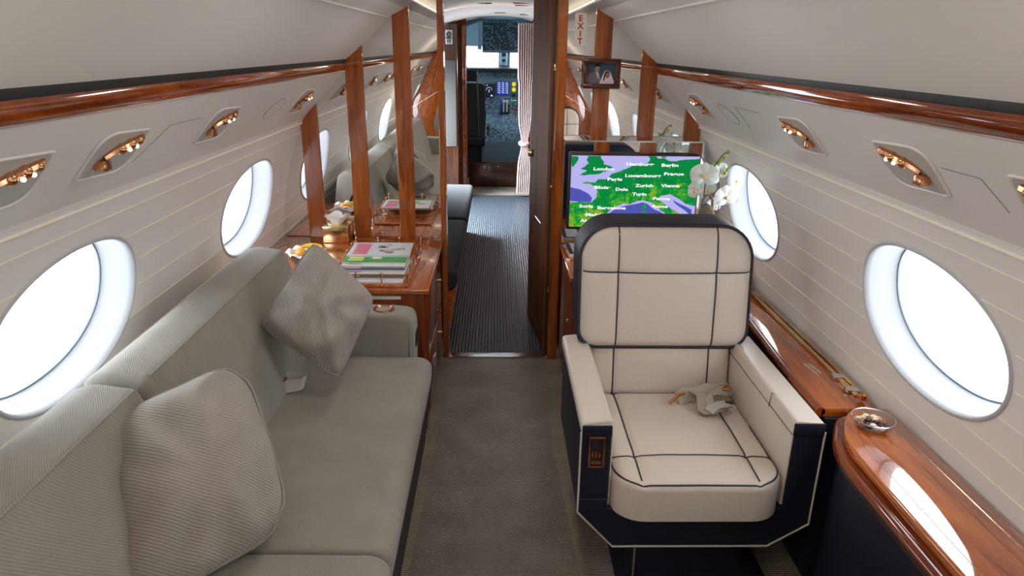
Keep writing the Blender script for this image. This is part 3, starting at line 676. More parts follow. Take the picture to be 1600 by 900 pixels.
# ------------------------------------------------------------------ left side: sofa
SF = thing('cabin_sofa', 'long grey chenille sofa with navy base along the left cabin wall', 'sofa', (-.65, 1.2, 0))
def seatc(y0, y1):
    b = B(); sec = rpoly([(-.93, .35), (-.93, .47), (-.60, .482), (-.30, .477), (-.266, .45), (-.270, .38), (-.28, .35)], [.01, .02, .1, .05, .03, .02, .01], 6)
    b.prism(sec, 'y', y0, y1, .022, 4); return part(b, 'seat_cushion', 'sofa', SF)
seatc(1.40, 2.525); seatc(.27, 1.39); seatc(-.85, .26)
part(B().prism([(-.95, .0), (-.322, 0), (-.315, .06), (-.272, .37), (-.95, .37)], 'y', -.86, 2.66, .008), 'base', 'navy', SF)
def backc(y0, y1, yb):
    sec = rpoly([(-.75, .46), (-.79, .64), (-.848, .82), (-.868, .868), (-.975, .884), (-1.03, .86), (-1.06, .70), (-1.08, .44)], [.02, .1, .06, .016, .05, .05, .1, .01], 6)
    b = B(); b.prism(sec, 'y', y0, y1, .03, 5)
    p = part(b, 'back_cushion', 'sofa', SF)
    part(B().tube([(-.8695, y0+.03, .867), (-.8695, y1-.03, .867)], .0035, 6), 'welt', 'sofa', SF)
    return p
backc(1.53, 2.70, 0); backc(.38, 1.51, 0); backc(-.86, .36, 0)
# arms
def sofa_arm(y0, y1):
    sec = rpoly([(-.90, .30), (-.345, .30), (-.335, .58), (-.345, .635), (-.40, .645), (-.90, .66)], [0, .01, .03, .035, .03, 0], 6)
    b = B(); b.prism(sec, 'y', y0, y1, .02, 4); return part(b, 'arm', 'sofa', SF)
a1 = sofa_arm(2.53, 2.665); sofa_arm(-1.05, -.87)
b = B(); b.lathe([(.028, .605), (.031, .648), (.036, .652), (.042, .650), (.043, .645)], (-.465, 2.60, 0), 24); b.lathe([(.0, .622), (.03, .623)], (-.465, 2.60, 0), 24); part(b, 'cup_holder', 'copper', SF)
b = B().box(-.345, -.333, 2.56, 2.63, .50, .56, .004); part(b, 'control_plate', 'dark', SF)
SF.location.x += .012
# scatter cushions
def quad_pillow(name, corners, T, label, seed, wr=.014, m='pillow_g', rnd_=.10):
    P = [Vector(p) for p in corners]; c = sum(P, Vector())/4; eu = ((P[1]-P[0])+(P[2]-P[3]))/4; ev = ((P[3]-P[0])+(P[2]-P[1]))/4
    b = B(); pillow(b, c, eu, ev, T, seed, wr, rnd_=rnd_)
    # bilinear correction so that the four corners land exactly
    o = b.build(name, m, ang=80)
    r = c; 
    for v in o.data.vertices:
        d = v.co-c; u = d.dot(eu)/eu.length_squared; w_ = d.dot(ev)/ev.length_squared
        tgt = (P[0]*(1-u)*(1-w_)+P[1]*(1+u)*(1-w_)+P[2]*(1+u)*(1+w_)+P[3]*(1-u)*(1+w_))/4
        v.co = tgt+(d-eu*u-ev*w_)-c
    uvl = o.data.uv_layers.new(name='cloth')
    for lp in o.data.loops:
        d = o.data.vertices[lp.vertex_index].co; uvl.data[lp.index].uv = (d.dot(eu.normalized()), d.dot(ev.normalized()))
    o.location = c
    seam = []
    for k, (a, q) in enumerate(((-1, -1), (1, -1), (1, 1), (-1, 1))):
        a2, q2 = ((1, -1), (1, 1), (-1, 1), (-1, -1))[k]
        for i in range(10):
            t = i/10; u = a+(a2-a)*t; v_ = q+(q2-q)*t; u2 = u*(1-.05*(1-v_*v_))*(1-rnd_*v_**4*u*u); v2 = v_*(1-.05*(1-u*u))*(1-rnd_*u**4*v_*v_)
            seam.append((P[0]*(1-u2)*(1-v2)+P[1]*(1+u2)*(1-v2)+P[2]*(1+u2)*(1+v2)+P[3]*(1-u2)*(1+v2))/4-c)
    s_ = B().tube(seam, .0045, 6, True).build('seam', m); s_.parent = o
    return tag(o, label, 'cushion', 'loose sofa cushions')
quad_pillow('scatter_cushion', [(-.655, 2.40, .995), (-.425, 2.32, .80), (-.535, 2.13, .56), (-.81, 2.18, .745)], .10, 'grey ribbed loose cushion standing on its corner at the far end of the sofa', 1.3, .030, rnd_=.10)
quad_pillow('scatter_cushion', [(-.88, 1.40, .85), (-.655, 1.66, .885), (-.480, 1.42, .53), (-.80, 1.16, .47)], .13, 'large grey loose cushion leaning in the near corner of the sofa', 5.1, .018, rnd_=.20)
# sofa belt
t = thing('sofa_seat_belt', 'folded light grey seat belt with copper buckle lying on the sofa seat', 'seat belt', (-.75, 2.3, .46))
def strap(b, pts, wdt, th=.0025):
    pts = [Vector(p) for p in pts]
    for i in range(len(pts)-1):
        pass
    V = []; F = []
    for i, p in enumerate(pts):
        tg = (pts[min(i+1, len(pts)-1)]-pts[max(i-1, 0)]).normalized(); sd = wdt(i, tg) if callable(wdt) else tg.cross(Vector((0, 0, 1))).normalized()*wdt
        nn = tg.cross(sd).normalized()*th; V += [p-sd-nn, p+sd-nn, p+sd+nn, p-sd+nn]
    for i in range(len(pts)-1):
        for j in range(4): F.append((4*i+j, 4*i+(j+1) % 4, 4*i+4+(j+1) % 4, 4*i+4+j))
    F += [(0, 1, 2, 3), (4*len(pts)-4, 4*len(pts)-3, 4*len(pts)-2, 4*len(pts)-1)]; b.add(V, F); return b
b = B(); strap(b, [(-.79, 2.20, .497), (-.74, 2.215, .499), (-.695, 2.225, .503), (-.685, 2.24, .506), (-.70, 2.255, .510), (-.75, 2.25, .513), (-.795, 2.24, .513), (-.80, 2.215, .510), (-.77, 2.21, .506)], lambda i, t_: Vector((.004, .014, .019)))
part(b, 'webbing', 'belt_l', t)
b = B().box(-.80, -.77, 2.19, 2.215, .484, .512, .004); b.tube([(-.79, 2.205, .522), (-.745, 2.215, .522), (-.745, 2.235, .522), (-.79, 2.235, .520)], .004, 6, True); part(b, 'buckle', 'copper', t)
part(B().tube([(-.83, 2.14, .486), (-.78, 2.16, .486)], .006, 8), 'tongue', 'copper', t)
# ------------------------------------------------------------------ left cabinet by the partition
t = thing('side_cabinet', 'glossy cherry wood cabinet between the sofa arm and the mirrored partition', 'cabinet', (-.7, 3.2, 0))
part(B().box(-1.10, -.305, 2.735, 3.53, .02, .665, .004), 'cabinet_body', 'wood_x', t)
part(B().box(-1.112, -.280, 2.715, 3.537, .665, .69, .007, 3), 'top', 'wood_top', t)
for z0, z1 in ((.08, .34), (.36, .64)): 
    dd = part(B().box(-.306, -.296, 2.80, 3.48, z0, z1, .003), 'door', 'wood_x', t); part(B().lathe([(0, .0), (.010, .002), (.010, .012), (0, .014)], (-.298, 3.40, (z0+z1)/2), 12, 'x'), 'knob', 'gold', dd)
part(B().box(-.52, -.40, 2.728, 2.737, .640, .655, .001), 'label_plate', 'sign_white', t)
# magazine tray and magazines
def magazine_tray(x0, x1, y0, y1, z, label):
    t = thing('magazine_tray', label, 'tray', ((x0+x1)/2, (y0+y1)/2, z))
    part(B().box(x0, x1, y0, y1, z, z+.010, .003), 'base', 'wood_top', t)
    b = B(); k = 0
    corners = [(x0, y0), (x1, y0), (x1, y1), (x0, y1)]
    for i in range(4):
        (xa, ya), (xb, yb) = corners[i], corners[(i+1) % 4]; n = max(2, int(round(math.hypot(xb-xa, yb-ya)/.105)))
        for j in range(n):
            x, y = xa+(xb-xa)*j/n, ya+(yb-ya)*j/n
            part(B().lathe([(.006, z+.008), (.003, z+.014), (.003, z+.050), (.005, z+.054), (.0055, z+.060), (.003, z+.066), (0, z+.067)], (x, y, 0), 8), 'post', 'copper', t)
        part(B().tube([(xa, ya, z+.056), (xb, yb, z+.056)], .0025, 6), 'rail', 'copper', t)
    return t
ZC = .690
def magazine(cx_, cy_, z, cols, label, group, w_=.275, l_=.21, rot=0., th=.007, fancy=True):
    t = thing('magazine', label, 'magazine', (cx_, cy_, z), group); t['_local'] = 1
    b = B().box(-w_/2, w_/2, -l_/2, l_/2, 0, th, .001); p = b.build('pages', M['tissue'], t, smooth=False)
    p['_local'] = 1; mm = mat('cover_'+cols[0], cols[1], .25, coat=.5); b = B().box(-w_/2-.001, w_/2+.001, -l_/2-.001, l_/2+.001, th, th+.0012); cv = b.build('cover', mm, t, smooth=False); cv['_local'] = 1
    rr = random.Random(hash(label) % 1000 if False else len(label)+int(z*1e4))
    if fancy:
        b = B()
        for k in range(6): b.box(-w_/2+.02, -w_/2+.085, -l_/2+.02+k*.029, -l_/2+.040+k*.029, th+.0013, th+.0018)
        b.xf(lambda x, y, zz: (x, y, zz)); q = b.build('masthead', mat('masthead_'+cols[0], cols[2], .3), cv, smooth=False)
        b = B()
        for k in range(10):
            x = -w_/2+.1+rr.random()*(w_-.15); y = -l_/2+.02+rr.random()*(l_-.06); b.box(x, x+.02+.03*rr.random(), y, y+.008+.02*rr.random(), th+.0013, th+.0017)
        q = b.build('cover_picture', mat('picture_'+cols[0], cols[3], .3), cv, smooth=False)
    t.rotation_euler = (0, 0, rot); return t
magazine_tray(-.690, -.372, 2.735, 3.30, ZC, 'copper railed tray of magazines on the cabinet beside the sofa arm')
MG = [(('a', (.80, .80, .82), (.75, .10, .10), (.45, .30, .15)), 'glossy magazine with dark cover edge, lowest and nearest the sofa arm in the railed tray'),
      (('b', (.06, .06, .07), (.7, .7, .7), (.4, .4, .4)), 'black covered magazine, second from the bottom of the railed tray'),
      (('c', (.75, .72, .66), (.1, .1, .3), (.2, .12, .1)), 'beige and brown magazine, third from the bottom of the railed tray'),
      (('d', (.05, .07, .16), (.8, .5, .6), (.6, .2, .3)), 'dark blue magazine, fourth from the bottom of the railed tray'),
      (('e', (.85, .86, .84), (.2, .2, .2), (.5, .5, .5)), 'white magazine just under the green one in the railed tray'),
      (('f', (.05, .38, .10), (.8, .8, .2), (.85, .85, .8)), 'magazine with a bright green cover in the railed tray'),
      (('g', (.70, .77, .84), (.80, .10, .22), (.42, .30, .20)), 'pale blue magazine with red masthead on top of the railed tray')]
for k, (c, lb) in enumerate(MG):
    magazine(-.531+random.uniform(-.004, .004), 2.862+k*.0275-(.0 if k < 6 else -.045), ZC+.0105+k*.0088, c, lb, 'magazines in the railed tray', rot=random.uniform(-.012, .012))
# small white box magazines rear, tissue box, fruit bowl
t = thing('tissue_box', 'polished gold tissue box with a white tissue pulled up, on the cabinet', 'tissue box', (-.82, 3.48, ZC))
part(B().box(-.885, -.755, 3.42, 3.534, ZC, ZC+.085, .003), 'box', 'gold', t)
def tis(i, j):
    a = 2*PI*i; r_ = .012+.05*j**.7+.012*j*math.sin(5*a); return (-.82+r_*math.cos(a), 3.475+r_*math.sin(a)*.7, ZC+.080+.085*j-.03*j*j+.012*j*math.cos(3*a+1))
part(B().grid(tis, 40, 8), 'tissue', 'tissue', t, fixn=False)
FB = (-.875, 3.06)
t = thing('fruit_basket', 'small white napkin lined basket of fruit on the cabinet by the cabin wall', 'basket', (*FB, ZC))
part(B().lathe([(.045, ZC), (.068, ZC+.03), (.075, ZC+.05), (.071, ZC+.05), (.06, ZC+.03), (.04, ZC+.01), (0, ZC+.008)], (*FB, 0), 32), 'bowl', 'woven', t)
def nap(i, j):
    a = 2*PI*i; r_ = .055+.034*j+.007*j*math.sin(6*a); return (FB[0]+r_*math.cos(a), FB[1]+r_*math.sin(a), ZC+.035+.03*math.sin(j*2.2)+.008*j*math.sin(9*a))
part(B().grid(nap, 60, 6), 'napkin', 'tissue', t, fixn=False)
M['apple'] = mat('red_apple', (.55, .05, .03), .3); M['banana'] = mat('banana_yellow', (.80, .55, .04), .4); M['orange'] = mat('orange_peel', (.85, .38, .05), .45)
tag(B().ball((FB[0]+.030, FB[1]+.025, ZC+.044), .030).build('apple', 'apple'), 'red apple in the napkin lined basket', 'fruit')
tag(B().ball((FB[0]-.026, FB[1]+.012, ZC+.044), .028).build('orange', 'orange'), 'orange in the napkin lined basket, beside the apple', 'fruit')
b = B().tube([(FB[0]+.02+.06*math.cos(a), FB[1]-.02+.06*math.sin(a), ZC+.070+.006*math.sin(a)) for a in [.2+2.2*k/12 for k in range(13)]], lambda s: .013*max(.3, math.sin(PI*(.08+.84*s))**.5), 8)
tag(b.build('banana', 'banana'), 'yellow banana lying across the napkin lined basket', 'fruit')

# ------------------------------------------------------------------ right side: ledge, table, cabinet
t = thing('side_ledge', 'long cherry wood ledge with brass hinge rail under the right windows', 'ledge', (1.05, 2.3, 0))
ZL = .630
top = [(1.02, 2.89), (1.02, 2.60), (.985, 1.99), (.985, 1.83), (1.155, 1.83), (1.160, 2.89)]
part(B().prism(top, 'z', ZL-.03, ZL, .004), 'top', 'wood_top', t)
part(B().tube([(1.017, 2.89, ZL-.012), (1.017, 2.60, ZL-.012), (.982, 1.99, ZL-.012), (.982, 1.83, ZL-.012)], .015, 10), 'nosing', 'wood_y', t)
part(B().box(1.118, 1.134, 1.90, 2.88, ZL, ZL+.010, .003), 'hinge_rail', 'gold', t)
part(B().box(1.138, 1.146, 1.95, 2.88, ZL, ZL+.016, .003), 'back_rail', 'gold', t)
for y in (1.92, 2.01): part(B().box(1.104, 1.145, y, y+.03, ZL+.002, ZL+.016, .003), 'hinge_plate', 'chrome', t)
part(B().lathe([(.012, ZL+.01), (.013, ZL+.026), (.006, ZL+.032), (0, ZL+.033)], (1.128, 1.87, 0), 14), 'knob', 'copper', t)
b = B(); text_mesh(b, 'FASTEN TABLE', .011, (1.075, 2.14, ZL+.0005), (.12, -1, 0), (1, .12, 0), 1., 'LEFT', .0003); text_mesh(b, 'BEFORE TAKEOFF', .011, (1.058, 2.14, ZL+.0005), (.12, -1, 0), (1, .12, 0), 1., 'LEFT', .0003)
part(b, 'label', 'sign_white', t, smooth=False)
part(B().prism([(1.02, 0), (1.13, 0), (1.16, .5), (1.155, ZL-.03), (.995, ZL-.03), (1.0, .3)], 'y', 1.82, 2.89, .004), 'side_panel', 'navy', t)
t = thing('folding_side_table', 'glossy cherry wood table top with rounded corner, mirroring the near right window', 'table', (1.02, 1.1, 0))
tp = rpoly([(.945, -.6), (.945, 1.63), (1.04, 1.795), (1.160, 1.795), (1.160, -.6)], [.01, .18, .07, .01, .01], 10)
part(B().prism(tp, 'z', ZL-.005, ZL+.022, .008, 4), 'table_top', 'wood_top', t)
tp2 = rpoly([(.915, -.6), (.915, 1.61), (1.02, 1.818), (1.158, 1.818), (1.158, -.6)], [.01, .2, .08, .01, .01], 10)
part(B().prism(tp2, 'z', ZL-.045, ZL-.008, .014, 4), 'lower_rim', 'wood_y', t)
b = B(); b.tube([(.985, -.5, ZL+.0215), (.985, 1.60, ZL+.0215), (1.125, 1.60, ZL+.0215), (1.125, -.5, ZL+.0215)], .0012, 4); part(b, 'inlay_line', 'gold', t)
b = B().box(.913, .923, 1.02, 1.56, ZL-.030, ZL-.022, .002); part(b, 'finger_slot', 'dark', t)
body = rpoly([(.935, -.6), (.925, 1.57), (1.02, 1.77), (1.14, 1.77), (1.14, -.6)], [.01, .18, .08, .01, .01], 8)
part(B().prism(body, 'z', 0, ZL-.04, .012, 3), 'side_panel', 'navy', t)
# nuts
BX, BY, BZ = 1.060, 1.69, ZL+.0222
t = thing('glass_nut_bowl', 'small clear glass bowl holding nuts on the rounded table corner', 'bowl', (BX, BY, BZ))
part(B().lathe([(0, BZ), (.038, BZ), (.050, BZ+.008), (.056, BZ+.022), (.058, BZ+.026), (.054, BZ+.027), (.051, BZ+.021), (.045, BZ+.009), (.034, BZ+.005), (0, BZ+.004)], (BX, BY, 0), 36), 'glass', 'clear', t)
part(B().tube([(BX+.056*math.cos(a), BY+.056*math.sin(a), BZ+.026) for a in [2*PI*k/36 for k in range(36)]], .0022, 6, True), 'rim', 'chrome', t)
NC = [mat('cashew', (.68, .50, .30), .5), mat('hazelnut', (.30, .12, .06), .5), mat('black_olive_nut', (.03, .02, .03), .35), mat('pale_almond', (.78, .68, .50), .5)]
names = ['cashew', 'hazelnut', 'raisin', 'almond']; words = ['curved beige cashew', 'round brown hazelnut', 'black raisin', 'pale almond']
rn = random.Random(3)
for k in range(26):
    a = k*2.4; r_ = .041*math.sqrt((k+.5)/26); z = BZ+.011+.004*rn.random()+(.008 if r_ < .02 else 0); q = [0, 1, 2, 3, 2, 1, 0, 3][k % 8]
    b = B().ball((BX+r_*math.cos(a), BY+r_*math.sin(a), z), .010 if q != 1 else .0085, .0065 if q != 1 else .0085, .006 if q != 1 else .008, 5)
    tag(b.build(names[q], NC[q]), words[q]+' among the mixed nuts in the glass bowl', 'nut', words[q]+'s in the glass bowl')
# right cabinet beneath the screen
t = thing('side_cabinet', 'cherry wood cabinet behind the cream armchair under the map screen', 'cabinet', (.7, 3.2, 0))
part(B().box(.350, 1.12, 2.92, 3.44, .02, .665, .004), 'cabinet_body', 'wood_x', t)
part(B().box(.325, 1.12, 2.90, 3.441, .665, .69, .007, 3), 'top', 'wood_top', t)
dd = part(B().box(.340, .351, 2.98, 3.42, .10, .62, .003), 'door', 'wood_x', t); part(B().lathe([(0, 0), (.010, -.002), (.010, -.012), (0, -.014)], (.341, 3.05, .42), 12, 'x'), 'knob', 'chrome', dd)
magazine(.475, 3.30, ZC, (('h'), (.78, .80, .82), (.3, .3, .35), (.1, .1, .2)), 'white magazine lying on the right cabinet under the screen', None, .24, .20)
magazine(.47, 3.305, ZC+.009, (('i'), (.05, .05, .09), (.7, .7, .7), (.6, .5, .6)), 'dark magazine on top of the white one under the screen', None, .24, .20, .03)
# screen
TV = thing('map_screen', 'flat screen showing a coloured map of western Europe on the right partition', 'screen', (.66, 3.40, .97))
SX0, SX1, SZ0, SZ1, SY = .364, .995, .793, 1.150, 3.395
part(B().box(SX0-.004, SX1+.004, SY, 3.441, SZ0-.015, SZ1+.004, .003), 'housing', 'dark', TV)
M['sea'] = emis('map_sea', (.44, .42, .80), 1.0); M['deep'] = emis('map_deep_sea', (.075, .085, .42), 1.0)
m = M['land'] = mat('map_land', (0, 0, 0), .5, spec=0.); b_ = m.node_tree.nodes['Principled BSDF']; b_.inputs['Emission Strength'].default_value = 1.
v = coords(m); sep = N(m, 'ShaderNodeSeparateXYZ'); L(m, v, sep.inputs[0])
nz = tex_noise(m, v, 13, 6, .7, .4); zz = math_(m, 'MULTIPLY', math_(m, 'ADD', sep.outputs[2], .02), -1.1)
f = math_(m, 'ADD', nz, math_(m, 'MULTIPLY', zz, .8)); hf = tex_noise(m, v, 60, 4, .8, .5); f = math_(m, 'ADD', f, math_(m, 'MULTIPLY', math_(m, 'SUBTRACT', hf, .5), .35))
L(m, ramp(m, f, [(.47, (.003, .22, .045)), (.56, (.02, .34, .03)), (.64, (.25, .42, .015)), (.71, (.40, .26, .02)), (.78, (.03, .05, .01))]), b_.inputs['Emission Color'])
M['map_txt'] = emis('map_lettering', (.95, .95, 1.), 1.); M['map_border'] = emis('map_border', (.01, .04, .02), 1.)
scr = part(B().box(SX0, SX1, SY-.002, SY, SZ0, SZ1), 'display', 'sea', TV, smooth=False)
def mp(cx_, cy_): 
    u = (cx_-(150-.036*(cy_-280)))/(870); v_ = (cy_-280)/(475-0.08*(cx_-145)*.0)
    return (SX0+max(0, min(1, u))*(SX1-SX0), SZ1-max(0, min(1, (cy_-280-.009*(cx_-150))/475))*(SZ1-SZ0))
def flat(b, pts, yy):
    P = [mp(*p) for p in pts]; P = [p for k, p in enumerate(P) if (Vector(p)-Vector(P[k-1])).length > 1e-5]
    b.add([(x, yy, z) for x, z in P], [tuple(f) for f in geometry.tessellate_polygon([[Vector((x, z, 0)) for x, z in P]])])
def jag(pts, k=3, a=3.):
    out = []; rj = random.Random(11)
    for i in range(len(pts)):
        p, q = pts[i], pts[(i+1) % len(pts)]
        for j in range(k): t_ = j/k; out.append((p[0]+(q[0]-p[0])*t_+(rj.uniform(-a, a) if j else 0), p[1]+(q[1]-p[1])*t_+(rj.uniform(-a, a) if j else 0)))
    return out
cont = [(665, 281), (720, 281), (735, 300), (780, 297), (800, 312), (860, 318), (900, 310), (960, 305), (1024, 300), (1024, 612), (985, 612), (940, 600), (880, 560), (830, 535), (770, 545), (745, 565), (800, 605), (850, 640), (905, 668), (910, 682), (880, 690), (820, 678), (790, 655), (740, 620), (700, 590), (650, 575), (600, 580), (560, 600), (500, 598), (470, 612), (420, 640), (380, 680), (330, 700), (290, 735), (270, 760), (130, 760), (130, 592), (200, 585), (290, 590), (318, 560), (328, 520), (318, 485), (280, 468), (220, 460), (250, 450), (310, 458), (330, 435), (395, 432), (420, 400), (470, 385), (520, 368), (560, 345), (590, 342), (620, 335), (665, 330), (680, 305)]
uk = [(255, 283), (345, 283), (350, 300), (370, 320), (365, 335), (400, 345), (430, 360), (420, 375), (395, 380), (350, 395), (300, 405), (240, 410), (195, 408), (240, 390), (250, 375), (210, 370), (245, 345), (265, 335), (250, 310), (262, 290)]
b = B(); flat(b, jag(cont), SY-.0026); flat(b, jag(uk), SY-.0026); flat(b, jag([(150, 285), (190, 285), (195, 305), (180, 330), (160, 355), (150, 350)], 2), SY-.0026)
flat(b, jag([(640, 605), (660, 603), (665, 625), (650, 640), (638, 625)], 2, 2), SY-.0026); flat(b, jag([(640, 648), (664, 645), (668, 668), (640, 672)], 2, 2), SY-.0026); flat(b, jag([(760, 281), (795, 290), (780, 296), (755, 290)], 2, 2), SY-.0026)
part(b, 'map_land', 'land', scr, smooth=False, fixn=False)
b = B(); flat(b, jag([(138, 488), (200, 500), (270, 535), (292, 560), (285, 588), (138, 580)], 2), SY-.0023); flat(b, jag([(330, 755), (380, 690), (430, 650), (480, 622), (560, 606), (640, 590), (675, 600), (730, 640), (790, 668), (830, 690), (800, 720), (600, 750)], 2), SY-.0023)
flat(b, jag([(850, 575), (900, 600), (985, 640), (985, 680), (930, 640), (870, 600)], 2), SY-.0023); part(b, 'map_deep_sea', 'deep', scr, smooth=False, fixn=False)
b = B()
def line(pts): P = [mp(*p) for p in jag(pts, 3, 4)[:-2]]; part(B().tube([(x, SY-.0028, z) for x, z in P], .0011, 4), 'map_border', 'map_border', scr, smooth=False)
line([(600, 345), (595, 380), (560, 395), (580, 430), (620, 440), (610, 470)]); line([(480, 395), (520, 415), (560, 430)]); line([(845, 330), (860, 370), (870, 400), (950, 420), (980, 430)]); line([(790, 410), (780, 440), (860, 460), (950, 455)]); line([(470, 445), (520, 490), (560, 510), (545, 550), (600, 575)])
line([(880, 500), (940, 490), (985, 500)])
b = B()
for s, x, y, wd in [('Hamburg·', 520, 345, 190), ('Berlin', 760, 352, 115), ('London', 298, 376, 142), ('Luxembourg', 515, 420, 245), ('Prague', 780, 409, 135), ('Paris', 395, 444, 100), ('Blois·', 305, 498, 110), ('Dole', 452, 511, 85), ('Zurich', 585, 486, 124), ('Vienna', 762, 487, 130), ('Turin', 567, 543, 98), ('·Parma', 700, 573, 130), ('Rome', 712, 626, 105), ('Soria', 203, 624, 97), ('Barcelona', 330, 635, 197), ('·Madrid', 236, 681, 140), ('Algiers', 210, 722, 130)]:
    p, q = mp(x, y), mp(x+wd, y); tb = B(); text_mesh(tb, s, .0205, (0, 0, 0), (1, 0, 0), (0, 0, 1), 1., 'LEFT', .0, .0007)
    xs = [v_[0] for v_ in tb.v]; k = (q[0]-p[0])/(max(xs)-min(xs)); x0 = min(xs)
    tb.xf(lambda X, Y, Z: (p[0]+(X-x0)*k, SY-.0034, p[1]+Z*1.02)); part(tb, 'place_name', 'map_txt', scr, smooth=False, fixn=False)
for x, y in ((815, 358), (445, 452), (575, 432), (615, 550), (365, 382)): px_, pz_ = mp(x, y); b.box(px_, px_+.003, SY-.0036, SY-.003, pz_-.003, pz_)
part(b, 'town_mark', 'map_txt', scr, smooth=False, fixn=False)
# EXIT sign
t = thing('exit_sign', 'upright white EXIT sign with red letters on the right mirror', 'sign', (.395, 3.545, 1.73))
part(B().prism(rpoly([(.368, 1.652), (.424, 1.652), (.424, 1.803), (.368, 1.803)], .006), 'y', 3.5405, 3.5495, .001), 'plate', 'sign_white', t)
b = B()
for k, ch in enumerate('EXIT'):
    tb = B(); text_mesh(tb, ch, .040, (0, 0, 0), (1, 0, 0), (0, 0, 1), 1., 'LEFT', .0006, .0012); xs = [q[0] for q in tb.v]; mxx = (max(xs)+min(xs))/2
    tb.xf(lambda X, Y, Z: (.396+(X-mxx)*.95, 3.5396+Y, 1.767-k*.0345+Z*.95)); b.add(tb.v, tb.f)
part(b, 'lettering', 'red', t, smooth=False, fixn=False)
# framed photograph
t = thing('framed_photograph', 'dark red wood frame with a portrait of a couple on the middle wood strip', 'picture frame', (.505, 3.52, 1.53))
FX0, FX1, FZ0, FZ1, FY = .415, .598, 1.458, 1.598, 3.51
for (a, c_, z0, z1) in ((FX0, FX1, FZ1-.024, FZ1), (FX0, FX1, FZ0, FZ0+.024), (FX0, FX0+.026, FZ0+.02, FZ1-.02), (FX1-.026, FX1, FZ0+.02, FZ1-.02)):
    part(B().box(a, c_, FY, 3.538, z0, z1, .003), 'frame_side', 'frame_wood', t)
ph = part(B().box(FX0+.02, FX1-.02, FY+.008, 3.535, FZ0+.02, FZ1-.02), 'photograph', mat('portrait_backdrop', (.05, .09, .13), .8, spec=.1), t)
def shp(pts, nm, c, yy, r_=.004):
    P = rpoly([(FX0+.026+x*.131, FZ0+.024+z*.092) for x, z in pts], r_); b = B(); b.prism(P, 'y', FY+yy, FY+.0085); part(b, nm, mat('portrait_'+nm, c, .8, spec=.1), ph, smooth=False)
shp([(.0, .0), (.0, .45), (.1, .55), (.24, .60), (.42, .56), (.47, .30), (.46, .0)], 'suit', (.17, .15, .16), .0075)
shp([(.28, .60), (.36, .60), (.42, .2), (.36, .30)], 'shirt', (.6, .58, .6), .007, .001)
shp([(.25, .62), (.24, .82), (.28, .93), (.38, .94), (.42, .82), (.39, .62), (.32, .57)], 'face', (.36, .22, .17), .0065)
shp([(.22, .80), (.25, .96), (.34, 1.0), (.43, .95), (.43, .84), (.38, .88), (.28, .87)], 'hair', (.012, .010, .012), .006)
shp([(.42, .0), (.52, .35), (.60, .62), (.68, .68), (.80, .64), (.88, .40), (.97, .12), (.97, .0)], 'veil', (.72, .64, .66), .0070)
shp([(.62, .38), (.62, .55), (.70, .62), (.80, .55), (.80, .38), (.72, .26)], 'bride_face', (.30, .17, .12), .0060)
shp([(.60, .50), (.64, .62), (.72, .645), (.80, .60), (.78, .55), (.70, .58), (.64, .50), (.62, .20), (.56, .10)], 'bride_hair', (.02, .012, .012), .0055, .002)
# ------------------------------------------------------------------ orchids and bottle carrier
M['pot'] = mat('white_glazed_pot', (.72, .72, .74), .2)
OX, OY = .985, 3.05
t = thing('potted_orchid', 'white orchid in flower in a pale pot, before the far right window', 'plant', (OX, OY, ZC))
part(B().lathe([(0, ZC), (.05, ZC), (.062, ZC+.05), (.068, ZC+.11), (.062, ZC+.112), (.058, ZC+.10), (0, ZC+.098)], (OX, OY, 0), 28), 'pot', 'pot', t)
def leaf(b, a, l_, wd, dr):
    def fn(i, j):
        s = i; x = l_*s; z = ZC+.10+.08*s-.11*s*s*dr; q = (j-.5)*2*wd*math.sin(PI*min(1, s*.92+.08))**.7; return (OX+math.cos(a)*x-math.sin(a)*q, OY+math.sin(a)*x+math.cos(a)*q, z+abs(q)*.35)
    b.grid(fn, 12, 4)
for a, l_ in ((-.9+PI, .13), (2.2, .12), (3.6, .11)):
    b = B(); leaf(b, a, l_, .025, 1); part(b, 'leaf', 'green', t, fixn=False)
from_px = None
def stemcurve(P, r_=.0026): return B().tube([tuple(p) for p in catmull3(P)], r_, 6)
def catmull3(P, sub=6):
    P = [Vector(p) for p in P]; out = []
    for i in range(len(P)-1):
        p0, p1, p2, p3 = P[max(0, i-1)], P[i], P[i+1], P[min(len(P)-1, i+2)]
        for k in range(sub): tt = k/sub; out.append(.5*((2*p1)+(p2-p0)*tt+(2*p0-5*p1+4*p2-p3)*tt*tt+(3*p1-p0-3*p2+p3)*tt**3))
    out.append(P[-1]); return out
S1 = [(.965, 3.05, ZC+.10), (.95, 3.04, .88), (.925, 3.03, 1.0), (.925, 3.02, 1.12), (.955, 3.02, 1.17), (.985, 3.02, 1.215), (1.005, 3.02, 1.225)]
S2 = [(.995, 3.06, ZC+.10), (.99, 3.05, .88), (1.00, 3.04, 1.0), (.985, 3.03, 1.08), (.985, 3.03, 1.14), (.97, 3.02, 1.165)]
for S_ in (S1, S2): part(stemcurve(S_), 'stem', 'stem', t)
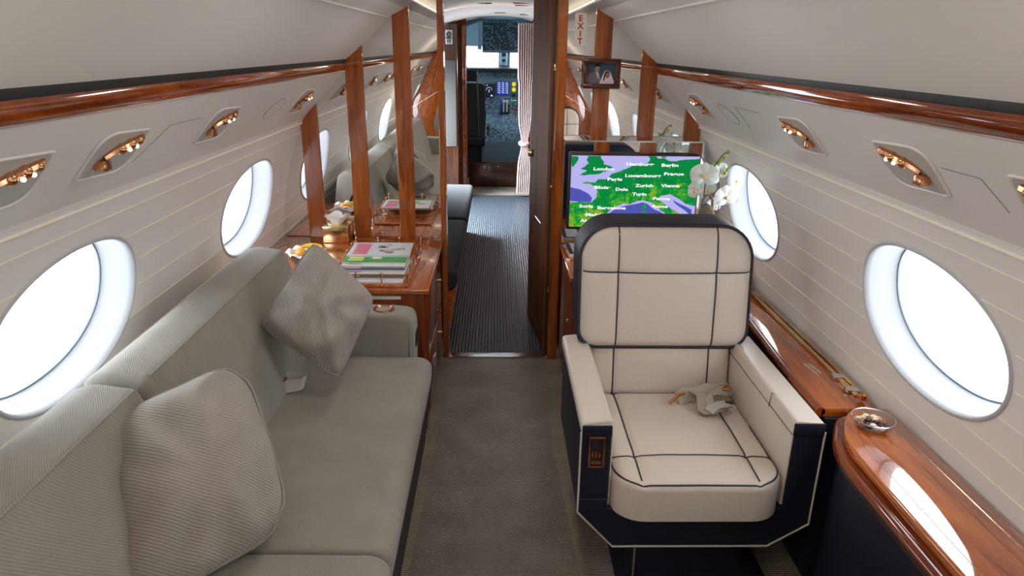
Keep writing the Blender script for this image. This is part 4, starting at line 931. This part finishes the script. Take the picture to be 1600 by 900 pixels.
def flower(c, size, ang=0., tilt=0., label=''):
    f = None
    for k, (a, l_, wd) in enumerate(((90, 1., .42), (210, .95, .40), (330, .95, .40), (20, 1.05, .75), (160, 1.05, .75))):
        def fn(i, j):
            s = i*l_*size; q = (j-.5)*2*wd*size*(math.sin(PI*min(1., .06+.92*i**.8)))**.6; aa = math.radians(a)+ang
            y = -.012*size/.03*math.sin(PI*i*.8)*.4+abs(q)*.25-(.002 if k > 2 else 0)
            X, Z = math.cos(aa)*s-math.sin(aa)*q, math.sin(aa)*s+math.cos(aa)*q
            return (c[0]+X*math.cos(tilt)-y*math.sin(tilt), c[1]+X*math.sin(tilt)+y*math.cos(tilt), c[2]+Z)
        p = part(B().grid(fn, 10, 8), 'petal', 'petal', t, fixn=False)
    part(B().ball((c[0], c[1]-.010, c[2]-.004), .0075, .008, .010, 6), 'lip', 'lip', t)
for c, s_, a_, tl in [((.905, 3.0, 1.125), .060, 0., -.2), ((1.01, 2.99, 1.035), .054, .2, .1), ((.98, 3.03, 1.13), .050, .5, .5), ((1.06, 3.03, 1.10), .050, -.3, .7), ((.94, 3.04, 1.055), .044, .9, -.5), ((1.045, 3.04, 1.02), .042, .4, -.8), ((.872, 3.01, 1.06), .036, 1.2, -.9), ((.975, 3.05, .98), .040, .3, .3)]: flower(c, s_, a_, tl)
for c in [(1.006, 3.02, 1.226), (.99, 3.02, 1.20), (.975, 3.02, 1.188), (.928, 3.02, 1.16), (.968, 3.02, 1.172), (1.002, 3.02, 1.135), (1.012, 3.02, 1.150), (.945, 3.02, 1.175)]:
    part(B().ball(c, .008, .008, .0095, 6), 'bud', 'green', t)
t = thing('woven_bottle_carrier', 'brown woven bottle carrier with a loop handle behind the armchair top', 'carrier', (.86, 2.96, ZC))
part(B().prism(rpoly([(0.880, ZC), (0.953, ZC), (0.946, .985), (0.926, 1.012), (0.906, 1.012), (0.886, .985)], [.01, .01, .015, .01, .01, .015]), 'y', 2.915, 2.972, .012, 3), 'pouch', 'woven', t)
part(B().tube([(0.893, 2.944, .995), (0.894, 2.944, 1.03), (0.906, 2.944, 1.05), (0.924, 2.944, 1.05), (0.937, 2.944, 1.03), (0.938, 2.944, .995)], .006, 8), 'handle', 'woven', t)
# ------------------------------------------------------------------ club armchair
CY = 1.98; CXX = .597
CH = thing('club_armchair', 'cream leather club armchair with navy shell facing the camera', 'armchair', (CXX, CY, 0))
def P_(b, name, m, **k): return part(b, name, m, CH, **k)
X = lambda u: CXX+u
# shell: U-shaped channel with chamfered lower corners
U = [(-.352, .612), (-.352, .34), (-.24, .215), (.235, .215), (.352, .295), (.352, .612), (.262, .612), (.262, .35), (-.262, .35), (-.262, .612)]
b = B().prism([(X(x), z) for x, z in U], 'y', 1.725, 2.30, .006, 3); P_(b, 'shell', 'navy', ang=30)
front = [(X(x), 1.722, z) for x, z in U[:6]]
P_(B().tube([front[0]]+front[1:5]+[front[5]], .0032, 6), 'shell_piping', 'cream_piping')
P_(B().tube([(X(-.353), 1.722, .385), (X(-.262), 1.722, .385)], .0012, 4), 'panel_seam', 'piping')
for s in (-1, 1):
    sec = rpoly([(X(s*.352), .606), (X(s*.352), .640), (X(s*.262), .650), (X(s*.258), .60), (X(s*.258), .36), (X(s*.268), .36), (X(s*.268), .606)], [.002, .014, .014, .002, 0, 0, 0], 5)
    b = B().prism(sec, 'y', 1.726, 2.36, .006, 3); P_(b, 'armrest', 'cream_arm', ang=35)
    x0, x1 = sorted((X(s*.2585), X(s*.352)))
    if s > 0:
        P_(B().box(x0+.002, x1-.001, 1.720, 1.728, .600, .640, .003), 'arm_end', 'navy')
        P_(B().tube([(x0-.003, 1.90, .598), (x0, 1.90, .645), (x1, 1.90, .639)], .0014, 4), 'arm_seam', 'piping')
        P_(B().tube([(x0-.001, 1.726, .604), (x0-.001, 2.33, .604)], .0014, 4), 'arm_seam', 'piping')
    else:
        b = B().box(X(-.352)+.003, X(-.262)-.001, 1.720, 1.728, .60, .632, .003); P_(b, 'arm_end', 'navy')
# control pocket in the left arm
b = B()
fx0, fx1, fz0, fz1 = X(-.330), X(-.281), .497, .600
for a in ((fx0, fx1, fz1-.007, fz1), (fx0, fx1, fz0, fz0+.007), (fx0, fx0+.007, fz0, fz1), (fx1-.007, fx1, fz0, fz1)): b.box(a[0], a[1], 1.715, 1.726, a[2], a[3], .0015)
cp = P_(b, 'control_pocket', 'copper')
part(B().box(fx0+.007, fx1-.007, 1.7245, 1.728, fz0+.007, fz1-.007), 'pocket_back', 'dark', cp)
b = B()
for k in range(3): b.box(fx0+.010+k*.010, fx0+.017+k*.010, 1.717, 1.726, fz0+.035, fz0+.055, .001)
b.box(fx0+.010, fx1-.010, 1.716, 1.726, fz0+.012, fz0+.024, .001); part(b, 'button', 'copper', cp)
# seat cushion
b = B(); W = pad(b, .256, .287, .10, .03, .125, .028, .012, lambda u, v, w_: (X(u), 1.957-v, .345+w_), [('u', -.172), ('u', .172), ('v', .137)], 34, .006, .004)
P_(b, 'seat_cushion', 'cream', ang=60)
def seam(pts, name='seam', mm='piping', r_=.0028): return P_(B().tube(pts, r_, 6), name, mm)
for u in (-.172, .172): seam([(X(u), 1.957-v, .345+W(u, v)+.0006) for v in [-.27+i*.0136 for i in range(40)]])
seam([(X(u), 1.957-.137, .345+W(u, .137)+.0006) for u in [-.25+i*.0125 for i in range(41)]])
ed = []
for k in range(41):
    t_ = k/40; a_ = .247; h_ = .278; r_ = .095
    per = [(-a_, -.05), (-a_, h_-r_)]+[(-a_+r_-r_*math.cos(q), h_-r_+r_*math.sin(q)) for q in [PI/2*i/8 for i in range(1, 8)]]+[(-a_+r_, h_), (0, h_), (a_-r_, h_)]+[(a_-r_+r_*math.sin(q), h_-r_+r_*math.cos(q)) for q in [PI/2*i/8 for i in range(1, 8)]]+[(a_, h_-r_), (a_, -.05)]
seam([(X(u), 1.957-v, .345+W(u, v)+.0004) for u, v in per])
# backrest: lower pad between the arms, upper winged pad, navy shell behind
tl = lambda z: .15*(z-.46)
b = B(); W2 = pad(b, .256, .125, .03, .03, .10, .03, .008, lambda u, v, w_: (X(u), 2.350-w_+tl(.565+v), .565+v), [('u', -.172), ('u', .172)], 24, .005)
P_(b, 'lower_backrest', 'cream', ang=60)
for u in (-.172, .172): seam([(X(u), 2.350-W2(u, v)-.0006+tl(.565+v), .565+v) for v in [-.115+i*.0105 for i in range(21)]])
ZB, HB2 = .850, .214
b = B(); W3 = pad(b, .302, HB2, .115, .065, .125, .035, .016, lambda u, v, w_: (X(u), 2.345-w_+tl(ZB+v), ZB+v), [('u', -.172), ('u', .172), ('v', .060)], 36, .005, .004)
P_(b, 'upper_backrest', 'cream', ang=60)
for u in (-.172, .172): seam([(X(u), 2.345-W3(u, v)-.0006+tl(ZB+v), ZB+v) for v in [-.218+i*.0109 for i in range(41)]])
seam([(X(u), 2.345-W3(u, .060)-.0006+tl(ZB+.060), ZB+.060) for u in [-.292+i*.0146 for i in range(41)]])
b = B(); pad(b, .310, .2225, .125, .07, .185, .03, .0, lambda u, v, w_: (X(u), 2.243+w_+tl(ZB+v), ZB+v), [], 24)
P_(b, 'back_shell', 'navy', ang=60)
b = B().prism([(2.30, .30), (2.30, .66), (2.45, .70), (2.46, .36)], 'x', X(-.30), X(.30), .01); P_(b, 'rear_shell', 'navy')
b = B(); rr_ = []
for k in range(64):
    a_ = 2*PI*k/64; 
b = B(); hh_ = HB2; 
per2 = []
for (cx_, cz_, r_, a0) in ((.302-.115, HB2-.115, .115, 0), (-.302+.115, HB2-.115, .115, PI/2), (-.302+.065, -HB2+.065, .065, PI), (.302-.065, -HB2+.065, .065, 1.5*PI)):
    for i in range(9): q = a0+PI/2*i/8; per2.append((cx_+(r_+.002)*math.cos(q), cz_+(r_+.002)*math.sin(q)))
P_(B().tube([(X(u), 2.345-.104+tl(ZB+v), ZB+v) for u, v in per2], .0042, 8, True), 'back_piping', 'piping')
# pedestal
b = B().prism([(X(-.20), 0), (X(.30), 0), (X(.28), .03), (X(.20), .06), (X(.18), .22), (X(-.14), .22), (X(-.16), .05)], 'y', 1.80, 2.25, .01); P_(b, 'pedestal', 'navy')
P_(B().box(X(-.155), X(-.150), 1.79, 1.80, 0, .215), 'pedestal_trim', 'chrome')
# belt anchors
P_(B().box(X(-.262), X(-.242), 1.88, 1.93, .465, .505, .006, 3), 'belt_anchor', 'copper')
P_(B().tube([(X(-.255), 1.95, .47), (X(-.25), 2.05, .52), (X(-.25), 2.1, .53)], .006, 6), 'belt_end', 'belt_l')
# belt on the seat
t = thing('seat_belt', 'crumpled beige seat belt with copper clasps lying on the cream armchair seat', 'seat belt', (.75, 2.13, .49)); ZS = .489
b = B()
strap(b, [(.635, 2.14, ZS+.002), (.67, 2.16, ZS+.012), (.71, 2.15, ZS+.018), (.745, 2.16, ZS+.028), (.79, 2.165, ZS+.024), (.83, 2.19, ZS+.022)], lambda i, t_: Vector((-.008, .018, .018)))
strap(b, [(.70, 2.165, ZS+.022), (.715, 2.12, ZS+.030), (.705, 2.06, ZS+.006), (.72, 2.035, ZS+.006), (.75, 2.05, ZS+.012), (.775, 2.07, ZS+.010)], lambda i, t_: Vector((.024, .008, -.003)))
strap(b, [(.83, 2.17, ZS+.016), (.78, 2.15, ZS+.034), (.735, 2.12, ZS+.030), (.73, 2.07, ZS+.014)], lambda i, t_: Vector((.015, .018, .008)))
part(b, 'webbing', 'belt', t)
b = B(); strap(b, [(.715, 2.04, ZS+.012), (.745, 2.065, ZS+.020), (.79, 2.085, ZS+.018), (.81, 2.09, ZS+.010)], lambda i, t_: Vector((.008, -.020, .002))); part(b, 'label', 'belt_l', t)
b = B().tube([(.60, 2.11, ZS+.004), (.635, 2.145, ZS+.018), (.66, 2.155, ZS+.020)], .007, 6); part(b, 'clasp', 'copper', t); part(B().box(.79, .83, 2.155, 2.185, ZS+.026, ZS+.038, .004), 'clasp', 'copper', t)
part(B().box(.785, .81, 2.075, 2.10, ZS+.006, ZS+.022, .004), 'buckle', 'dark', t)
# ------------------------------------------------------------------ runner
def run(i, j):
    y = .2+j*3.31; x = -.262+.510*i if y > 2.6 else (-.262-.03*(2.6-y)+(.510+.075*(2.6-y))*i); return (x, y, .006+.0015*noise.noise(Vector((x*9, y*5, 0))))
tag(B().grid(run, 20, 90).build('floor_runner', 'runner', fixn=False), 'clear crinkled plastic runner over the aisle carpet', 'runner')
# ------------------------------------------------------------------ rear cabin, seen in the mirrors
c2 = copy_tree(CH, (.53, .26, 0), PI, 'cream leather club armchair facing the mirrored partition, seen only in the mirror')
c3 = copy_tree(CH, (.68, -2.15, 0), PI, 'cream leather armchair past the rear partition, seen only in the mirror')
P0 = Vector((.62, -1.95, .98))
quad_pillow('scatter_cushion', [(.50, -2.30, 1.28), (.80, -2.32, 1.30), (.82, -2.25, 1.02), (.52, -2.24, .98)], .06, 'white cushion with green print on the rear cream armchair', 2., .02, 'tissue')['group'] = 'rear cushions'
M['leafgreen'] = mat('green_print', (.05, .40, .10), .6)
tag(B().prism(rpoly([(.50, 1.08), (.62, 1.12), (.72, 1.04), (.60, 1.03)], .02), 'y', -2.19, -2.17, .003).build('folded_cloth', 'leafgreen'), 'green folded cloth before the white rear cushion', 'cloth')
for s, nm in ((-1, 'left'), (1, 'right')):
    inner = [(.62, 0), (.62, .45), (.80, .72), (.72, 1.05), (.66, 1.30), (.655, 1.45), (.60, 1.60), (.60, 1.72)]
    outer = [(.72, 1.62), (.80, 1.50), (.86, 1.36), (.95, 1.18), (1.05, 1.0), (1.13, .86), (1.145, .5), (1.12, 0)]
    P = rpoly([(CX+s*x, z) for x, z in inner+outer], .05, 4)
    tag(B().prism(P, 'y', -1.50, -1.44, .008).build('curved_partition', 'wood_top'), 'curved cherry wood partition at the rear %s, seen in the mirror' % nm, 'partition', 'rear partitions')
SF2 = thing('rear_sofa', 'grey chenille rear seat past the partition, seen only in the left mirror', 'seat', (-.7, -2.2, 0))
b = B().prism(rpoly([(-.95, .3), (-.35, .3), (-.33, .46), (-.95, .47)], .03), 'y', -2.9, -1.6, .02); part(b, 'seat_cushion', 'sofa', SF2)
b = B(); b.box(-1.02, -.40, -2.95, -2.75, .4, 1.05, .06, 4); part(b, 'back_cushion', 'sofa', SF2); part(B().box(-.93, -.38, -2.9, -1.65, 0, .3, .01), 'base', 'navy', SF2)
for o in bpy.data.objects:
    if '_local' in o: del o['_local']
